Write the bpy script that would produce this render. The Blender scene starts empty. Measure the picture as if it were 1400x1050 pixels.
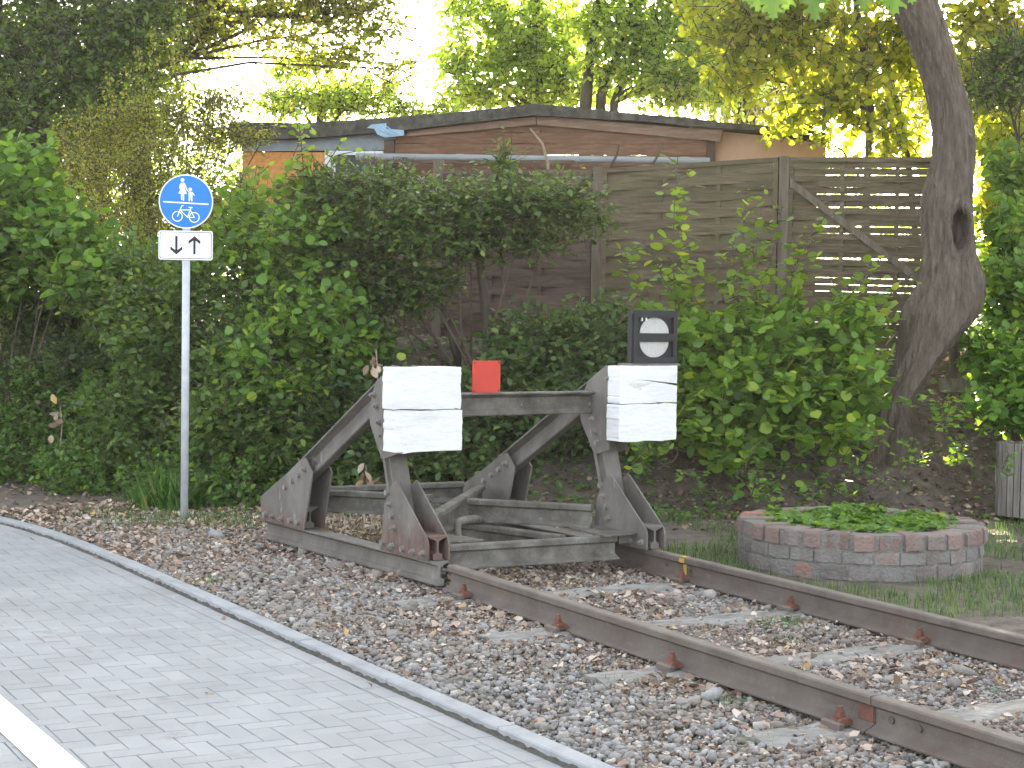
import bpy, math, random
import numpy as np
from mathutils import Vector, Matrix

R = math.radians
rng = np.random.default_rng(11)
random.seed(5)
S = bpy.context.scene
COL = S.collection

# ------------------------------------------------------------------ camera, sky, sun, exposure
CAM = np.array([-5.2805, 0.0, 1.5027])
YAW, PIT, ROL, FPX = 0.4948, -0.0416, 0.0154, 2350.7     # focal length in photo pixels (1400 wide)
_f = np.array([math.sin(YAW)*math.cos(PIT), math.cos(YAW)*math.cos(PIT), math.sin(PIT)])
_r = np.cross(_f, [0, 0, 1]); _r /= np.linalg.norm(_r)
_u = np.cross(_r, _f)
FW = _f
RT = math.cos(ROL)*_r + math.sin(ROL)*_u
UP = -math.sin(ROL)*_r + math.cos(ROL)*_u
cd = bpy.data.cameras.new('camera')
cam = bpy.data.objects.new('camera', cd); COL.objects.link(cam)
mw = Matrix.Identity(4)
for i in range(3):
    mw[i][0], mw[i][1], mw[i][2], mw[i][3] = RT[i], UP[i], -FW[i], CAM[i]
cam.matrix_world = mw
cd.sensor_width = 36.0
cd.lens = 36.0*FPX/1400.0
cd.clip_start, cd.clip_end = 0.1, 600
S.camera = cam

SUN_AZ, SUN_EL = R(37), R(23)        # azimuth measured from +Y towards +X
w = bpy.data.worlds.new('World'); S.world = w; w.use_nodes = True
nt = w.node_tree
sky = nt.nodes.new('ShaderNodeTexSky'); sky.sky_type = 'NISHITA'
sky.sun_disc = False; sky.sun_elevation = SUN_EL; sky.sun_rotation = SUN_AZ
sky.air_density = 1.0; sky.dust_density = 2.5; sky.ozone_density = 1.0
bgn = nt.nodes['Background']; bgn.inputs[1].default_value = 0.13
hsv = nt.nodes.new('ShaderNodeHueSaturation'); hsv.inputs['Saturation'].default_value = .38     # sky desaturated to lower the blue cast
nt.links.new(sky.outputs[0], hsv.inputs['Color']); nt.links.new(hsv.outputs[0], bgn.inputs[0])
sl = bpy.data.lights.new('sun', 'SUN'); sl.energy = 5.0; sl.angle = R(0.53); sl.color = (1.0, 0.87, 0.66)
so = bpy.data.objects.new('sun', sl); COL.objects.link(so)
sdir = Vector((math.sin(SUN_AZ)*math.cos(SUN_EL), math.cos(SUN_AZ)*math.cos(SUN_EL), math.sin(SUN_EL)))
so.rotation_euler = sdir.to_track_quat('Z', 'Y').to_euler()
so.location = (20, 30, 20)
S.view_settings.view_transform = 'Standard'
S.view_settings.look = 'None'
S.view_settings.exposure = 2.85
S.view_settings.gamma = 1.0
S.view_settings.use_curve_mapping = False
S.render.engine = 'CYCLES'
S.cycles.max_bounces = 8
S.cycles.transmission_bounces = 6
S.cycles.use_denoising = True


def P(px, py, D):
    """world point seen at photo pixel (px, py) at depth D metres"""
    return CAM + D*(FW + (px-700)/FPX*RT - (py-525)/FPX*UP)


# ------------------------------------------------------------------ materials
def mat(name, ramp, scale=4.0, detail=6.0, rough=0.8, bump=0.0, bscale=None, stretch=(1, 1, 1), rand=0.0,
        patches=(), spec=0.3, metal=0.0, coords='pos', transl=0.0, tcol=None, island=False, hue=0.0):
    m = bpy.data.materials.new(name); m.use_nodes = True
    t = m.node_tree; N = t.nodes; L = t.links
    b = N['Principled BSDF']
    b.inputs['Roughness'].default_value = rough
    b.inputs['Specular IOR Level'].default_value = spec
    b.inputs['Metallic'].default_value = metal
    geo = N.new('ShaderNodeNewGeometry'); tc = N.new('ShaderNodeTexCoord')
    src = geo.outputs['Position'] if coords == 'pos' else tc.outputs['Object']
    mp = N.new('ShaderNodeMapping'); mp.inputs['Scale'].default_value = stretch
    L.new(src, mp.inputs[0])
    oi = N.new('ShaderNodeObjectInfo')
    rnd = N.new('ShaderNodeMath'); rnd.operation = 'ADD'
    L.new(oi.outputs['Random'], rnd.inputs[0])
    L.new(geo.outputs['Random Per Island'], rnd.inputs[1])
    fr = N.new('ShaderNodeMath'); fr.operation = 'FRACT'; L.new(rnd.outputs[0], fr.inputs[0])
    nz = N.new('ShaderNodeTexNoise'); nz.inputs['Scale'].default_value = scale; nz.inputs['Detail'].default_value = detail
    nz.inputs['Roughness'].default_value = 0.65
    L.new(mp.outputs[0], nz.inputs['Vector'])
    cr = N.new('ShaderNodeValToRGB')
    els = cr.color_ramp.elements
    while len(els) < len(ramp): els.new(0.5)
    for e, (p, c) in zip(els, ramp): e.position = p; e.color = (*c, 1)
    L.new(fr.outputs[0] if island else nz.outputs['Fac'], cr.inputs[0])
    col = cr.outputs[0]
    for (c, sc, lo, hi) in patches:
        n2 = N.new('ShaderNodeTexNoise'); n2.inputs['Scale'].default_value = sc; n2.inputs['Detail'].default_value = 7
        n2.inputs['Roughness'].default_value = 0.7
        L.new(mp.outputs[0], n2.inputs['Vector'])
        mr = N.new('ShaderNodeMapRange'); mr.inputs[1].default_value = lo; mr.inputs[2].default_value = hi
        L.new(n2.outputs['Fac'], mr.inputs[0])
        mx = N.new('ShaderNodeMix'); mx.data_type = 'RGBA'
        L.new(mr.outputs[0], mx.inputs[0]); L.new(col, mx.inputs[6]); mx.inputs[7].default_value = (*c, 1)
        col = mx.outputs[2]
    if rand > 0 or hue > 0:
        hs = N.new('ShaderNodeHueSaturation')
        mr = N.new('ShaderNodeMapRange'); mr.inputs[3].default_value = 1-rand; mr.inputs[4].default_value = 1+rand
        L.new(fr.outputs[0], mr.inputs[0]); L.new(mr.outputs[0], hs.inputs['Value'])
        if hue > 0:
            f2 = N.new('ShaderNodeMath'); f2.operation = 'MULTIPLY'; f2.inputs[1].default_value = 7.31
            L.new(fr.outputs[0], f2.inputs[0])
            f3 = N.new('ShaderNodeMath'); f3.operation = 'FRACT'; L.new(f2.outputs[0], f3.inputs[0])
            mh = N.new('ShaderNodeMapRange'); mh.inputs[3].default_value = .5-hue; mh.inputs[4].default_value = .5+hue
            L.new(f3.outputs[0], mh.inputs[0]); L.new(mh.outputs[0], hs.inputs['Hue'])
        L.new(col, hs.inputs['Color']); col = hs.outputs[0]
    L.new(col, b.inputs['Base Color'])
    if bump > 0:
        nb = N.new('ShaderNodeTexNoise'); nb.inputs['Scale'].default_value = bscale or scale*4; nb.inputs['Detail'].default_value = 8
        L.new(mp.outputs[0], nb.inputs['Vector'])
        bp = N.new('ShaderNodeBump'); bp.inputs['Strength'].default_value = bump; bp.inputs['Distance'].default_value = 0.02
        L.new(nb.outputs['Fac'], bp.inputs['Height']); L.new(bp.outputs[0], b.inputs['Normal'])
    if transl > 0:
        tr = N.new('ShaderNodeBsdfTranslucent')
        if tcol:
            mt = N.new('ShaderNodeMix'); mt.data_type = 'RGBA'; mt.blend_type = 'MULTIPLY'; mt.inputs[0].default_value = 1
            L.new(col, mt.inputs[6]); mt.inputs[7].default_value = (*tcol, 1); L.new(mt.outputs[2], tr.inputs[0])
        else:
            L.new(col, tr.inputs[0])
        ms = N.new('ShaderNodeMixShader'); ms.inputs[0].default_value = transl
        L.new(b.outputs[0], ms.inputs[1]); L.new(tr.outputs[0], ms.inputs[2])
        L.new(ms.outputs[0], N['Material Output'].inputs[0])
    return m


def leafmat(name, a, b_, c, transl=0.45, rough=0.45, tcol=(1.9, 1.7, 0.7)):
    return mat(name, [(0, a), (0.55, b_), (0.9, b_), (1, c)], island=True, rough=rough, spec=0.35, transl=transl, tcol=tcol, rand=0.22)


M = {}
M['steel'] = mat('weathered steel', [(0.25, (.075, .066, .058)), (.5, (.135, .12, .105)), (.75, (.21, .195, .175))], scale=3.2, rough=.72,
                 bump=.25, bscale=60, stretch=(1, 1, .45), patches=[((.15, .065, .038), 2.1, .60, .74), ((.30, .29, .27), 9, .60, .75)], spec=.4)
M['rusty'] = mat('rust red plate', [(0.2, (.09, .05, .04)), (.5, (.14, .085, .068)), (.8, (.18, .15, .13))], scale=4, rough=.85, bump=.3, bscale=60)
M['rail'] = mat('rail steel', [(0.25, (.078, .060, .049)), (.5, (.115, .093, .077)), (.8, (.155, .132, .11))], scale=5, rough=.62, bump=.18,
                bscale=80, patches=[((.14, .07, .045), 1.7, .58, .72), ((.2, .19, .175), 14, .62, .75)], spec=.4)
M['bolt'] = mat('rusted bolt', [(0.3, (.10, .042, .03)), (.7, (.19, .085, .058))], scale=20, rough=.8, bump=.3, bscale=90)
M['boltgrey'] = mat('grey bolt', [(0.3, (.13, .12, .11)), (.7, (.24, .225, .21))], scale=20, rough=.6, bump=.2, bscale=90)
M['lichen'] = mat('lichen steel', [(0.3, (.065, .057, .047)), (.5, (.118, .108, .092)), (.72, (.19, .182, .158))], scale=7, rough=.85, bump=.3, bscale=50,
                  patches=[((.255, .25, .22), 26, .61, .71), ((.045, .05, .028), 5, .66, .76), ((.13, .075, .05), 4, .62, .76)])
M['white'] = mat('flaking white paint', [(0.25, (.56, .555, .545)), (.5, (.66, .66, .655)), (.75, (.71, .71, .705))], scale=2.2, rough=.8, bump=.55, bscale=12,
                 stretch=(1, 1, 3.2), patches=[((.44, .41, .38), 4.6, .63, .73), ((.28, .25, .22), 13, .66, .74)], spec=.2)
M['white'].node_tree.nodes['Bump'].inputs['Distance'].default_value = .012
M['endgrain'] = mat('timber crack dark', [(0, (.06, .05, .045)), (1, (.12, .1, .085))])
M['red'] = mat('red enamel', [(0.3, (.44, .04, .028)), (.7, (.53, .055, .036))], scale=8, rough=.45, patches=[((.70, .16, .13), 12, .66, .76)])
M['black'] = mat('black paint', [(.3, (.012, .012, .014)), (.7, (.028, .028, .032))], scale=12, rough=.5, patches=[((.12, .12, .12), 30, .7, .78)])
M['lens'] = mat('frosted lens', [(.3, (.42, .41, .38)), (.7, (.66, .65, .61))], scale=130, detail=3, rough=.3, bump=.6, bscale=260)
M['galv'] = mat('galvanised steel', [(.3, (.39, .41, .43)), (.7, (.52, .54, .56))], scale=14, rough=.5, metal=.0, spec=.5)
M['blue'] = mat('sign blue', [(.3, (.012, .17, .62)), (.7, (.016, .19, .68))], scale=3, rough=.4)
M['signwhite'] = mat('sign white', [(.3, (.80, .81, .82)), (.7, (.84, .84, .85))], scale=3, rough=.4)
M['signblack'] = mat('sign black', [(.3, (.012, .012, .014)), (.7, (.018, .018, .02))], scale=3, rough=.4)
M['signback'] = mat('sign aluminium', [(.3, (.4, .4, .41)), (.7, (.5, .5, .5))], scale=3, rough=.4, metal=.6)
M['stone'] = mat('ballast stone', [(0, (.165, .152, .138)), (.3, (.225, .208, .19)), (.6, (.27, .253, .237)), (.8, (.25, .249, .25)), (.92, (.33, .308, .28)), (1, (.42, .39, .35))],
                 island=True, rough=.95, bump=.6, bscale=40, rand=.12, patches=[((.21, .175, .14), 3, .46, .68)], spec=.15)
M['bed'] = mat('ballast bed', [(.3, (.10, .085, .07)), (.5, (.165, .145, .125)), (.7, (.235, .212, .19))], scale=45, rough=.95, bump=.8, bscale=60)
M['soil'] = mat('soil and litter', [(.3, (.062, .048, .037)), (.5, (.115, .092, .073)), (.7, (.18, .15, .122))], scale=9, rough=.95, bump=.8, bscale=45,
                patches=[((.23, .155, .105), 38, .60, .68), ((.055, .075, .03), 2.2, .60, .74)])
M['paver'] = mat('concrete paver', [(.3, (.222, .222, .222)), (.5, (.258, .258, .258)), (.7, (.295, .295, .294))], scale=1.7, rough=.85, bump=.22, bscale=180, rand=.055,
                 patches=[((.185, .165, .152), 3.1, .60, .74), ((.15, .13, .115), 9, .68, .75), ((.34, .34, .345), 60, .62, .75)])
M['joint'] = mat('joint sand', [(.3, (.10, .095, .085)), (.7, (.19, .18, .165))], scale=30, rough=.95)
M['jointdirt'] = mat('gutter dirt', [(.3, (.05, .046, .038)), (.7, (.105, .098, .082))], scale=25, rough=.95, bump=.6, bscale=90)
M['kerb'] = mat('kerb concrete', [(.3, (.23, .235, .24)), (.5, (.275, .28, .285)), (.7, (.315, .32, .32))], scale=5, rough=.88, bump=.3, bscale=150, rand=.04,
                patches=[((.19, .18, .17), 40, .62, .72), ((.20, .195, .185), 3.5, .56, .72)])
M['line'] = mat('road paint', [(.3, (.76, .76, .76)), (.7, (.82, .82, .82))], scale=8, rough=.7)
M['sleeper'] = mat('weathered sleeper', [(.3, (.145, .135, .12)), (.5, (.23, .217, .197)), (.7, (.31, .295, .272))], scale=9, rough=.95, bump=.9, bscale=45, stretch=(.5, 1.5, 1),
                   patches=[((.10, .085, .07), 14, .58, .68)])
M['yellow'] = mat('yellow paint mark', [(.3, (.42, .26, .05)), (.7, (.50, .32, .07))], scale=40, rough=.7, patches=[((.13, .11, .09), 40, .6, .68)])
M['brick'] = mat('old brick', [(0, (.145, .128, .115)), (.45, (.175, .142, .127)), (.75, (.165, .15, .138)), (.92, (.20, .135, .115)), (1, (.25, .125, .10))], island=True, rough=.95, bump=.9,
                 bscale=45, rand=.12, patches=[((.195, .182, .167), 7, .42, .58), ((.29, .278, .258), 25, .64, .76), ((.11, .10, .085), 11, .64, .74)])
M['topbrick'] = mat('old reddish brick', [(0, (.16, .115, .10)), (.5, (.20, .132, .112)), (.85, (.18, .15, .135)), (1, (.30, .125, .095))], island=True, rough=.95, bump=.9,
                 bscale=45, rand=.14, patches=[((.19, .17, .155), 6, .50, .68), ((.12, .105, .085), 11, .62, .74)])
M['mortar'] = mat('mortar', [(.3, (.13, .12, .11)), (.7, (.22, .205, .19))], scale=30, rough=.95, bump=.7, bscale=60)
M['binwood'] = mat('bin slat wood', [(.3, (.10, .085, .07)), (.5, (.17, .15, .13)), (.7, (.25, .225, .2))], scale=5, rough=.85, stretch=(6, 6, .6), rand=.12, bump=.3)
M['liner'] = mat('grey bin liner', [(.3, (.28, .30, .33)), (.7, (.36, .38, .41))], scale=6, rough=.4, metal=.5)
M['fencewood'] = mat('grey green fence wood', [(.3, (.062, .044, .026)), (.5, (.105, .079, .048)), (.7, (.155, .122, .078))], scale=3.5, rough=.85, stretch=(1.2, 1.2, 12), rand=.16,
                     bump=.3, patches=[((.08, .09, .035), 1.4, .50, .70)])
M['fencedark'] = mat('brown fence wood', [(.3, (.06, .038, .028)), (.5, (.105, .07, .052)), (.7, (.15, .11, .085))], scale=3.5, rough=.85, stretch=(1.2, 1.2, 12), rand=.18, bump=.3)
M['post'] = mat('fence post wood', [(.3, (.075, .058, .04)), (.5, (.12, .097, .07)), (.7, (.175, .143, .108))], scale=4, rough=.85, stretch=(5, 5, .5), bump=.3)
M['shedboard'] = mat('shed board', [(.25, (.10, .05, .03)), (.5, (.165, .088, .053)), (.75, (.255, .15, .092))], scale=3, rough=.8, stretch=(1.3, 1.3, 14), rand=.2, bump=.25,
                     patches=[((.40, .26, .165), 2.4, .62, .74)])
M['fascia'] = mat('fascia board', [(.25, (.17, .105, .075)), (.5, (.24, .16, .115)), (.75, (.33, .235, .175))], scale=3, rough=.8, stretch=(1.3, 1.3, 8), bump=.2)
M['felt'] = mat('roof felt', [(.3, (.045, .042, .036)), (.5, (.08, .075, .064)), (.7, (.13, .125, .1))], scale=8, rough=.95, bump=.6, bscale=40,
                patches=[((.13, .12, .035), 5, .62, .74)])
M['moss'] = mat('moss', [(.3, (.10, .095, .015)), (.7, (.20, .17, .03))], scale=30, rough=.95, bump=.5)
M['osb'] = mat('orange chipboard', [(.3, (.50, .20, .055)), (.5, (.62, .28, .085)), (.7, (.70, .37, .14))], scale=22, rough=.75)
M['ply'] = mat('plywood', [(.3, (.42, .25, .165)), (.5, (.50, .315, .215)), (.7, (.56, .37, .27))], scale=2, rough=.75, stretch=(1, 1, .4))
M['pvc'] = mat('white plastic', [(.3, (.70, .71, .73)), (.7, (.76, .77, .78))], scale=3, rough=.4)
M['glass'] = mat('dark window glass', [(.3, (.05, .06, .07)), (.7, (.09, .1, .11))], scale=2, rough=.08, spec=.7)
M['flashing'] = mat('grey sheet', [(.3, (.20, .23, .26)), (.7, (.28, .31, .34))], scale=5, rough=.6)
M['tarp'] = mat('light blue tarpaulin', [(.3, (.22, .38, .52)), (.7, (.34, .50, .62))], scale=9, rough=.4)
M['pipe'] = mat('grey plastic pipe', [(.3, (.22, .235, .25)), (.7, (.30, .31, .325))], scale=5, rough=.45)
M['bark'] = mat('grey brown bark', [(.25, (.062, .047, .035)), (.5, (.115, .090, .069)), (.75, (.185, .150, .118))], scale=17, rough=.92, stretch=(1.6, 1.6, .28), bump=1.0, bscale=34,
                patches=[((.27, .265, .22), 20, .67, .75), ((.045, .034, .026), 9, .60, .70)])
M['bark'].node_tree.nodes['Bump'].inputs['Distance'].default_value = .035
M['darkbark'] = mat('dark bark', [(.3, (.055, .044, .035)), (.7, (.125, .10, .08))], scale=9, rough=.9, stretch=(1.5, 1.5, .4), bump=.6)
M['twig'] = mat('twig bark', [(.3, (.06, .045, .032)), (.7, (.13, .1, .075))], scale=20, rough=.85)
M['deadtwig'] = mat('bleached dead wood', [(.3, (.22, .17, .13)), (.7, (.36, .29, .23))], scale=20, rough=.85)
M['litter'] = mat('fallen leaf', [(0, (.15, .095, .065)), (.25, (.24, .16, .115)), (.5, (.33, .235, .175)), (.75, (.42, .325, .255)), (.95, (.52, .43, .35)), (1, (.42, .26, .09))], island=True, rough=.8, transl=.12, rand=.15)
M['darklitter'] = mat('damp fallen leaf', [(0, (.09, .05, .033)), (.3, (.16, .10, .066)), (.65, (.24, .16, .11)), (.9, (.34, .25, .18)), (1, (.48, .39, .30))], island=True, rough=.8, transl=.1, rand=.18)  # darker tone of leaf litter, used on the bank
M['grass'] = mat('grass blade', [(0, (.035, .075, .018)), (.6, (.085, .17, .035)), (.9, (.12, .2, .045)), (1, (.20, .17, .08))], island=True, rough=.5, transl=.3, tcol=(1.5, 1.5, .8), rand=.2)
M['drygrass'] = mat('straw', [(0, (.30, .24, .15)), (1, (.42, .34, .22))], island=True, rough=.7)
M['hazel'] = leafmat('hazel leaf', (.090, .185, .034), (.135, .25, .045), (.28, .35, .055), transl=.5)
M['hazel2'] = leafmat('young hazel leaf', (.12, .21, .036), (.18, .28, .045), (.34, .38, .06), transl=.55)
M['hazel3'] = leafmat('spreading hazel leaf', (.105, .20, .035), (.155, .265, .045), (.31, .36, .058), transl=.52)
M['dogwood'] = leafmat('dogwood leaf', (.072, .140, .042), (.115, .195, .052), (.22, .29, .06), transl=.48)
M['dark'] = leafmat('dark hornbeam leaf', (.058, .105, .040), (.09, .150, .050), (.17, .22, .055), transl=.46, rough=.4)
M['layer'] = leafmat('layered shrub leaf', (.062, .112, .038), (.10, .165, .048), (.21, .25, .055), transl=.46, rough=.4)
M['nettle'] = leafmat('nettle leaf', (.075, .165, .040), (.115, .22, .050), (.18, .27, .055), transl=.48)
M['haw'] = leafmat('hawthorn leaf', (.17, .22, .05), (.25, .29, .065), (.40, .31, .10), transl=.6)
M['lime'] = leafmat('yellowing leaf', (.22, .29, .036), (.36, .41, .05), (.54, .46, .07), transl=.72, tcol=(1.5, 1.4, .6))
M['cherry'] = leafmat('cherry leaf', (.22, .35, .10), (.31, .44, .13), (.46, .46, .13), transl=.68)
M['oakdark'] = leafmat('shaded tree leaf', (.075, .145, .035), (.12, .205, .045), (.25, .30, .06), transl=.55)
M['maplebrown'] = leafmat('browning tree leaf', (.19, .26, .06), (.29, .35, .08), (.48, .37, .13), transl=.66)
M['maple'] = leafmat('maple seedling leaf', (.13, .26, .038), (.19, .33, .045), (.38, .38, .055))
M['straw'] = leafmat('strawberry leaf', (.075, .155, .035), (.115, .215, .045), (.22, .28, .055))
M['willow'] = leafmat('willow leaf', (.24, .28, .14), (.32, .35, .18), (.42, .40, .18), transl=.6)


# ------------------------------------------------------------------ object helpers
def tag(o, label=None, cat=None, group=None, kind=None):
    if label: o['label'] = label
    if cat: o['category'] = cat
    if group: o['group'] = group
    if kind: o['kind'] = kind
    return o


def link(name, me, parent=None, m=None):
    o = bpy.data.objects.new(name, me); COL.objects.link(o)
    if parent is not None: o.parent = parent
    if m is not None and me is not None and not me.materials: me.materials.append(m)
    return o


def empty(name, loc=(0, 0, 0), rz=0.0, parent=None):
    o = bpy.data.objects.new(name, None); COL.objects.link(o)
    o.location = loc; o.rotation_euler = (0, 0, rz); o.empty_display_size = .1
    if parent is not None: o.parent = parent
    return o


def copy_tree(o, parent=None):
    c = o.copy(); COL.objects.link(c); c.parent = parent
    for ch in list(o.children): copy_tree(ch, c)
    return c


def raw_mesh(name, V, loops, starts, smooth=False):
    """V (n,3); loops flat vertex ids; starts of polygons"""
    me = bpy.data.meshes.new(name)
    V = np.asarray(V, dtype=np.float32); loops = np.asarray(loops, dtype=np.int32); starts = np.asarray(starts, dtype=np.int32)
    me.vertices.add(len(V)); me.vertices.foreach_set('co', V.ravel())
    me.loops.add(len(loops)); me.loops.foreach_set('vertex_index', loops)
    me.polygons.add(len(starts)); me.polygons.foreach_set('loop_start', starts)
    me.update(calc_edges=True); me.validate()
    if smooth: me.polygons.foreach_set('use_smooth', np.ones(len(me.polygons), dtype=bool))
    return me


def py_mesh(name, V, F, smooth=False):
    me = bpy.data.meshes.new(name); me.from_pydata([tuple(map(float, v)) for v in V], [], F); me.update()
    if smooth: me.polygons.foreach_set('use_smooth', np.ones(len(me.polygons), dtype=bool))
    return me


class MB:
    """collects simple solids into one mesh"""
    def __init__(s): s.V = []; s.F = []
    def add(s, V, F):
        n = len(s.V); s.V += [tuple(map(float, v)) for v in V]; s.F += [tuple(i+n for i in f) for f in F]; return s
    def box(s, a, b, ch=0.0):
        x0, y0, z0 = a; x1, y1, z1 = b
        if ch <= 0:
            V = [(x0, y0, z0), (x1, y0, z0), (x1, y1, z0), (x0, y1, z0), (x0, y0, z1), (x1, y0, z1), (x1, y1, z1), (x0, y1, z1)]
            F = [(3, 2, 1, 0), (4, 5, 6, 7), (0, 1, 5, 4), (1, 2, 6, 5), (2, 3, 7, 6), (3, 0, 4, 7)]
        else:                                   # top edges chamfered
            c = ch
            V = [(x0, y0, z0), (x1, y0, z0), (x1, y1, z0), (x0, y1, z0), (x0, y0, z1-c), (x1, y0, z1-c), (x1, y1, z1-c), (x0, y1, z1-c),
                 (x0+c, y0+c, z1), (x1-c, y0+c, z1), (x1-c, y1-c, z1), (x0+c, y1-c, z1)]
            F = [(3, 2, 1, 0), (8, 9, 10, 11)] + [(i, (i+1) % 4, 4+(i+1) % 4, 4+i) for i in range(4)] + [(4+i, 4+(i+1) % 4, 8+(i+1) % 4, 8+i) for i in range(4)]
        return s.add(V, F)
    def prism(s, poly, o, ex, ey, ez):
        """polygon (list of 2-D) in the plane o + a*ex + b*ey, extruded by vector ez"""
        o, ex, ey, ez = map(np.asarray, (o, ex, ey, ez)); n = len(poly)
        V = [o+a*ex+b*ey for a, b in poly]; V += [v+ez for v in V]
        F = [tuple(range(n))[::-1], tuple(range(n, 2*n))] + [(i, (i+1) % n, n+(i+1) % n, n+i) for i in range(n)]
        if np.dot(np.cross(ex, ey), ez) < 0: F = [f[::-1] for f in F]
        return s.add(V, F)
    def sweep(s, prof, A, B, up):
        """closed profile (x across, y up) from A to B"""
        A = np.asarray(A, float); B = np.asarray(B, float); d = B-A; d /= np.linalg.norm(d)
        up = np.asarray(up, float); up = up-d*np.dot(up, d); up /= np.linalg.norm(up); x = np.cross(d, up)
        return s.prism(prof, A, x, up, B-A)
    def tube(s, pts, rad, n=8, cap=True):
        pts = [np.asarray(p, float) for p in pts]; k = len(pts)
        if np.isscalar(rad): rad = [rad]*k
        V = []; ref = None
        for i in range(k):
            d = pts[min(i+1, k-1)]-pts[max(i-1, 0)]; d /= np.linalg.norm(d)+1e-9
            if ref is None: ref = np.array([1, 0, 0.]) if abs(d[0]) < .8 else np.array([0, 1., 0])
            a = ref-d*np.dot(ref, d); a /= np.linalg.norm(a); ref = a; b = np.cross(d, a)
            for j in range(n):
                t = 2*math.pi*j/n; V.append(pts[i]+rad[i]*(math.cos(t)*a+math.sin(t)*b))
        F = [(i*n+j, i*n+(j+1) % n, (i+1)*n+(j+1) % n, (i+1)*n+j) for i in range(k-1) for j in range(n)]
        if cap: F += [tuple(range(n))[::-1], tuple(range((k-1)*n, k*n))]
        return s.add(V, F)
    def cyl(s, c, axis, r, h, n=12):
        c = np.asarray(c, float); axis = np.asarray(axis, float); axis /= np.linalg.norm(axis)
        return s.tube([c, c+axis*h], r, n)
    def build(s, name, m, parent=None, smooth=False, bevel=0.0):
        me = py_mesh(name, s.V, s.F, smooth)
        o = link(name, me, parent, m)
        if bevel > 0:
            b = o.modifiers.new('bevel', 'BEVEL'); b.width = bevel; b.segments = 2; b.limit_method = 'ANGLE'
        return o


RAIL = [(-.0625, 0), (.0625, 0), (.0625, .011), (.030, .0225), (.0085, .034), (.007, .06), (.0085, .098), (.017, .106), (.0335, .112),
        (.0335, .140), (.028, .1475), (.012, .149), (-.012, .149), (-.028, .1475), (-.0335, .140), (-.0335, .112), (-.017, .106), (-.0085, .098),
        (-.007, .06), (-.0085, .034), (-.030, .0225), (-.0625, .011)]
RAILI = [(x, .149-y) for x, y in RAIL][::-1]                   # foot upwards


def ss(a, b, x):
    t = np.clip((x-a)/(b-a), 0, 1); return t*t*(3-2*t)


# ------------------------------------------------------------------ terrain
FOOT = np.array([(16, 4.5), (9.5, 8.4), (7.0, 9.9), (5.6, 10.9), (4.6, 11.0), (3.4, 11.6), (2.0, 12.2), (.5, 12.7), (-.4, 13.25), (-.9, 14.2), (-1.5, 16.3), (-2.6, 19.0),
                 (-6, 25), (-14, 36)], float)


def bank_dist(xy):
    """signed distance behind the foot of the bank (positive up the bank)"""
    xy = np.atleast_2d(xy); best = np.full(len(xy), 1e9); sgn = np.ones(len(xy))
    for a, b in zip(FOOT[:-1], FOOT[1:]):
        d = b-a; L = np.dot(d, d); t = np.clip(((xy-a)@d)/L, 0, 1)
        q = a+t[:, None]*d; dist = np.hypot(*(xy-q).T)
        cr = d[0]*(xy[:, 1]-a[1])-d[1]*(xy[:, 0]-a[0])
        m_ = dist < best-1e-9
        best = np.where(m_, dist, best); sgn = np.where(m_, np.where(cr < 0, 1, -1), sgn)
    return best*sgn


def vnoise(x, y, sc, seed):
    r_ = np.random.default_rng(seed); g = r_.random((64, 64))
    x = x*sc; y = y*sc; xi = np.floor(x).astype(int); yi = np.floor(y).astype(int); fx = x-xi; fy = y-yi
    fx = fx*fx*(3-2*fx); fy = fy*fy*(3-2*fy); G = lambda a, b: g[a % 64, b % 64]
    return (G(xi, yi)*(1-fx)+G(xi+1, yi)*fx)*(1-fy)+(G(xi, yi+1)*(1-fx)+G(xi+1, yi+1)*fx)*fy


KERBX = [(-30, -1.95), (4.0, -1.955), (5.26, -1.977), (6.04, -2.0), (6.93, -2.035), (8.3, -2.071), (10.0, -2.115), (11.2, -2.15), (12.3, -2.21), (13.0, -2.29), (13.6, -2.40), (14.1, -2.54), (14.6, -2.75), (14.95, -3.1), (15.15, -3.6), (15.25, -4.6)]
_ky = np.array([k[0] for k in KERBX]); _kx = np.array([k[1] for k in KERBX])


def kerb_x(y): return np.interp(y, _ky, _kx)


def ground_z(x, y):
    x = np.asarray(x, float); y = np.asarray(y, float)
    sh = x.shape; s = bank_dist(np.stack([x.ravel(), y.ravel()], 1)).reshape(sh)
    z = -.165+1.40*ss(0, 2.3, s)+.02*(vnoise(x, y, 1.3, 3)-.5)+.05*ss(.1, 1, s)*(vnoise(x, y, 2.1, 4)-.5)
    z = z+.24*np.exp(-((x-4.85)**2+(y-11.5)**2)/.42**2)          # root mound under the leaning tree
    left = ss(.35, -.1, x-kerb_x(y)+.1)*ss(15.9, 14.9, y)*ss(.1, -.5, s)   # under the pavement
    return z-.12*left-.035*ss(1.12, 1.0, x)*ss(13.4, 12.6, y)*ss(.0, -.5, s)


def grid_axis(lo, a, b, hi, fine, coarse):
    return np.unique(np.concatenate([np.linspace(lo, a, coarse), np.arange(a, b, fine), np.linspace(b, hi, coarse)]))


gx = grid_axis(-150, -7, 15, 160, .16, 14); gy = grid_axis(-60, 2, 27, 220, .16, 14)
X, Y = np.meshgrid(gx, gy); Z = ground_z(X, Y)
nx, ny = len(gx), len(gy)
idx = np.arange(nx*ny).reshape(ny, nx)
quads = np.stack([idx[:-1, :-1], idx[:-1, 1:], idx[1:, 1:], idx[1:, :-1]], -1).reshape(-1, 4)
me = raw_mesh('ground', np.stack([X, Y, Z], -1).reshape(-1, 3), quads.ravel(), np.arange(len(quads))*4, True)
tag(link('ground', me, None, M['soil']), kind='structure')

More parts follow.
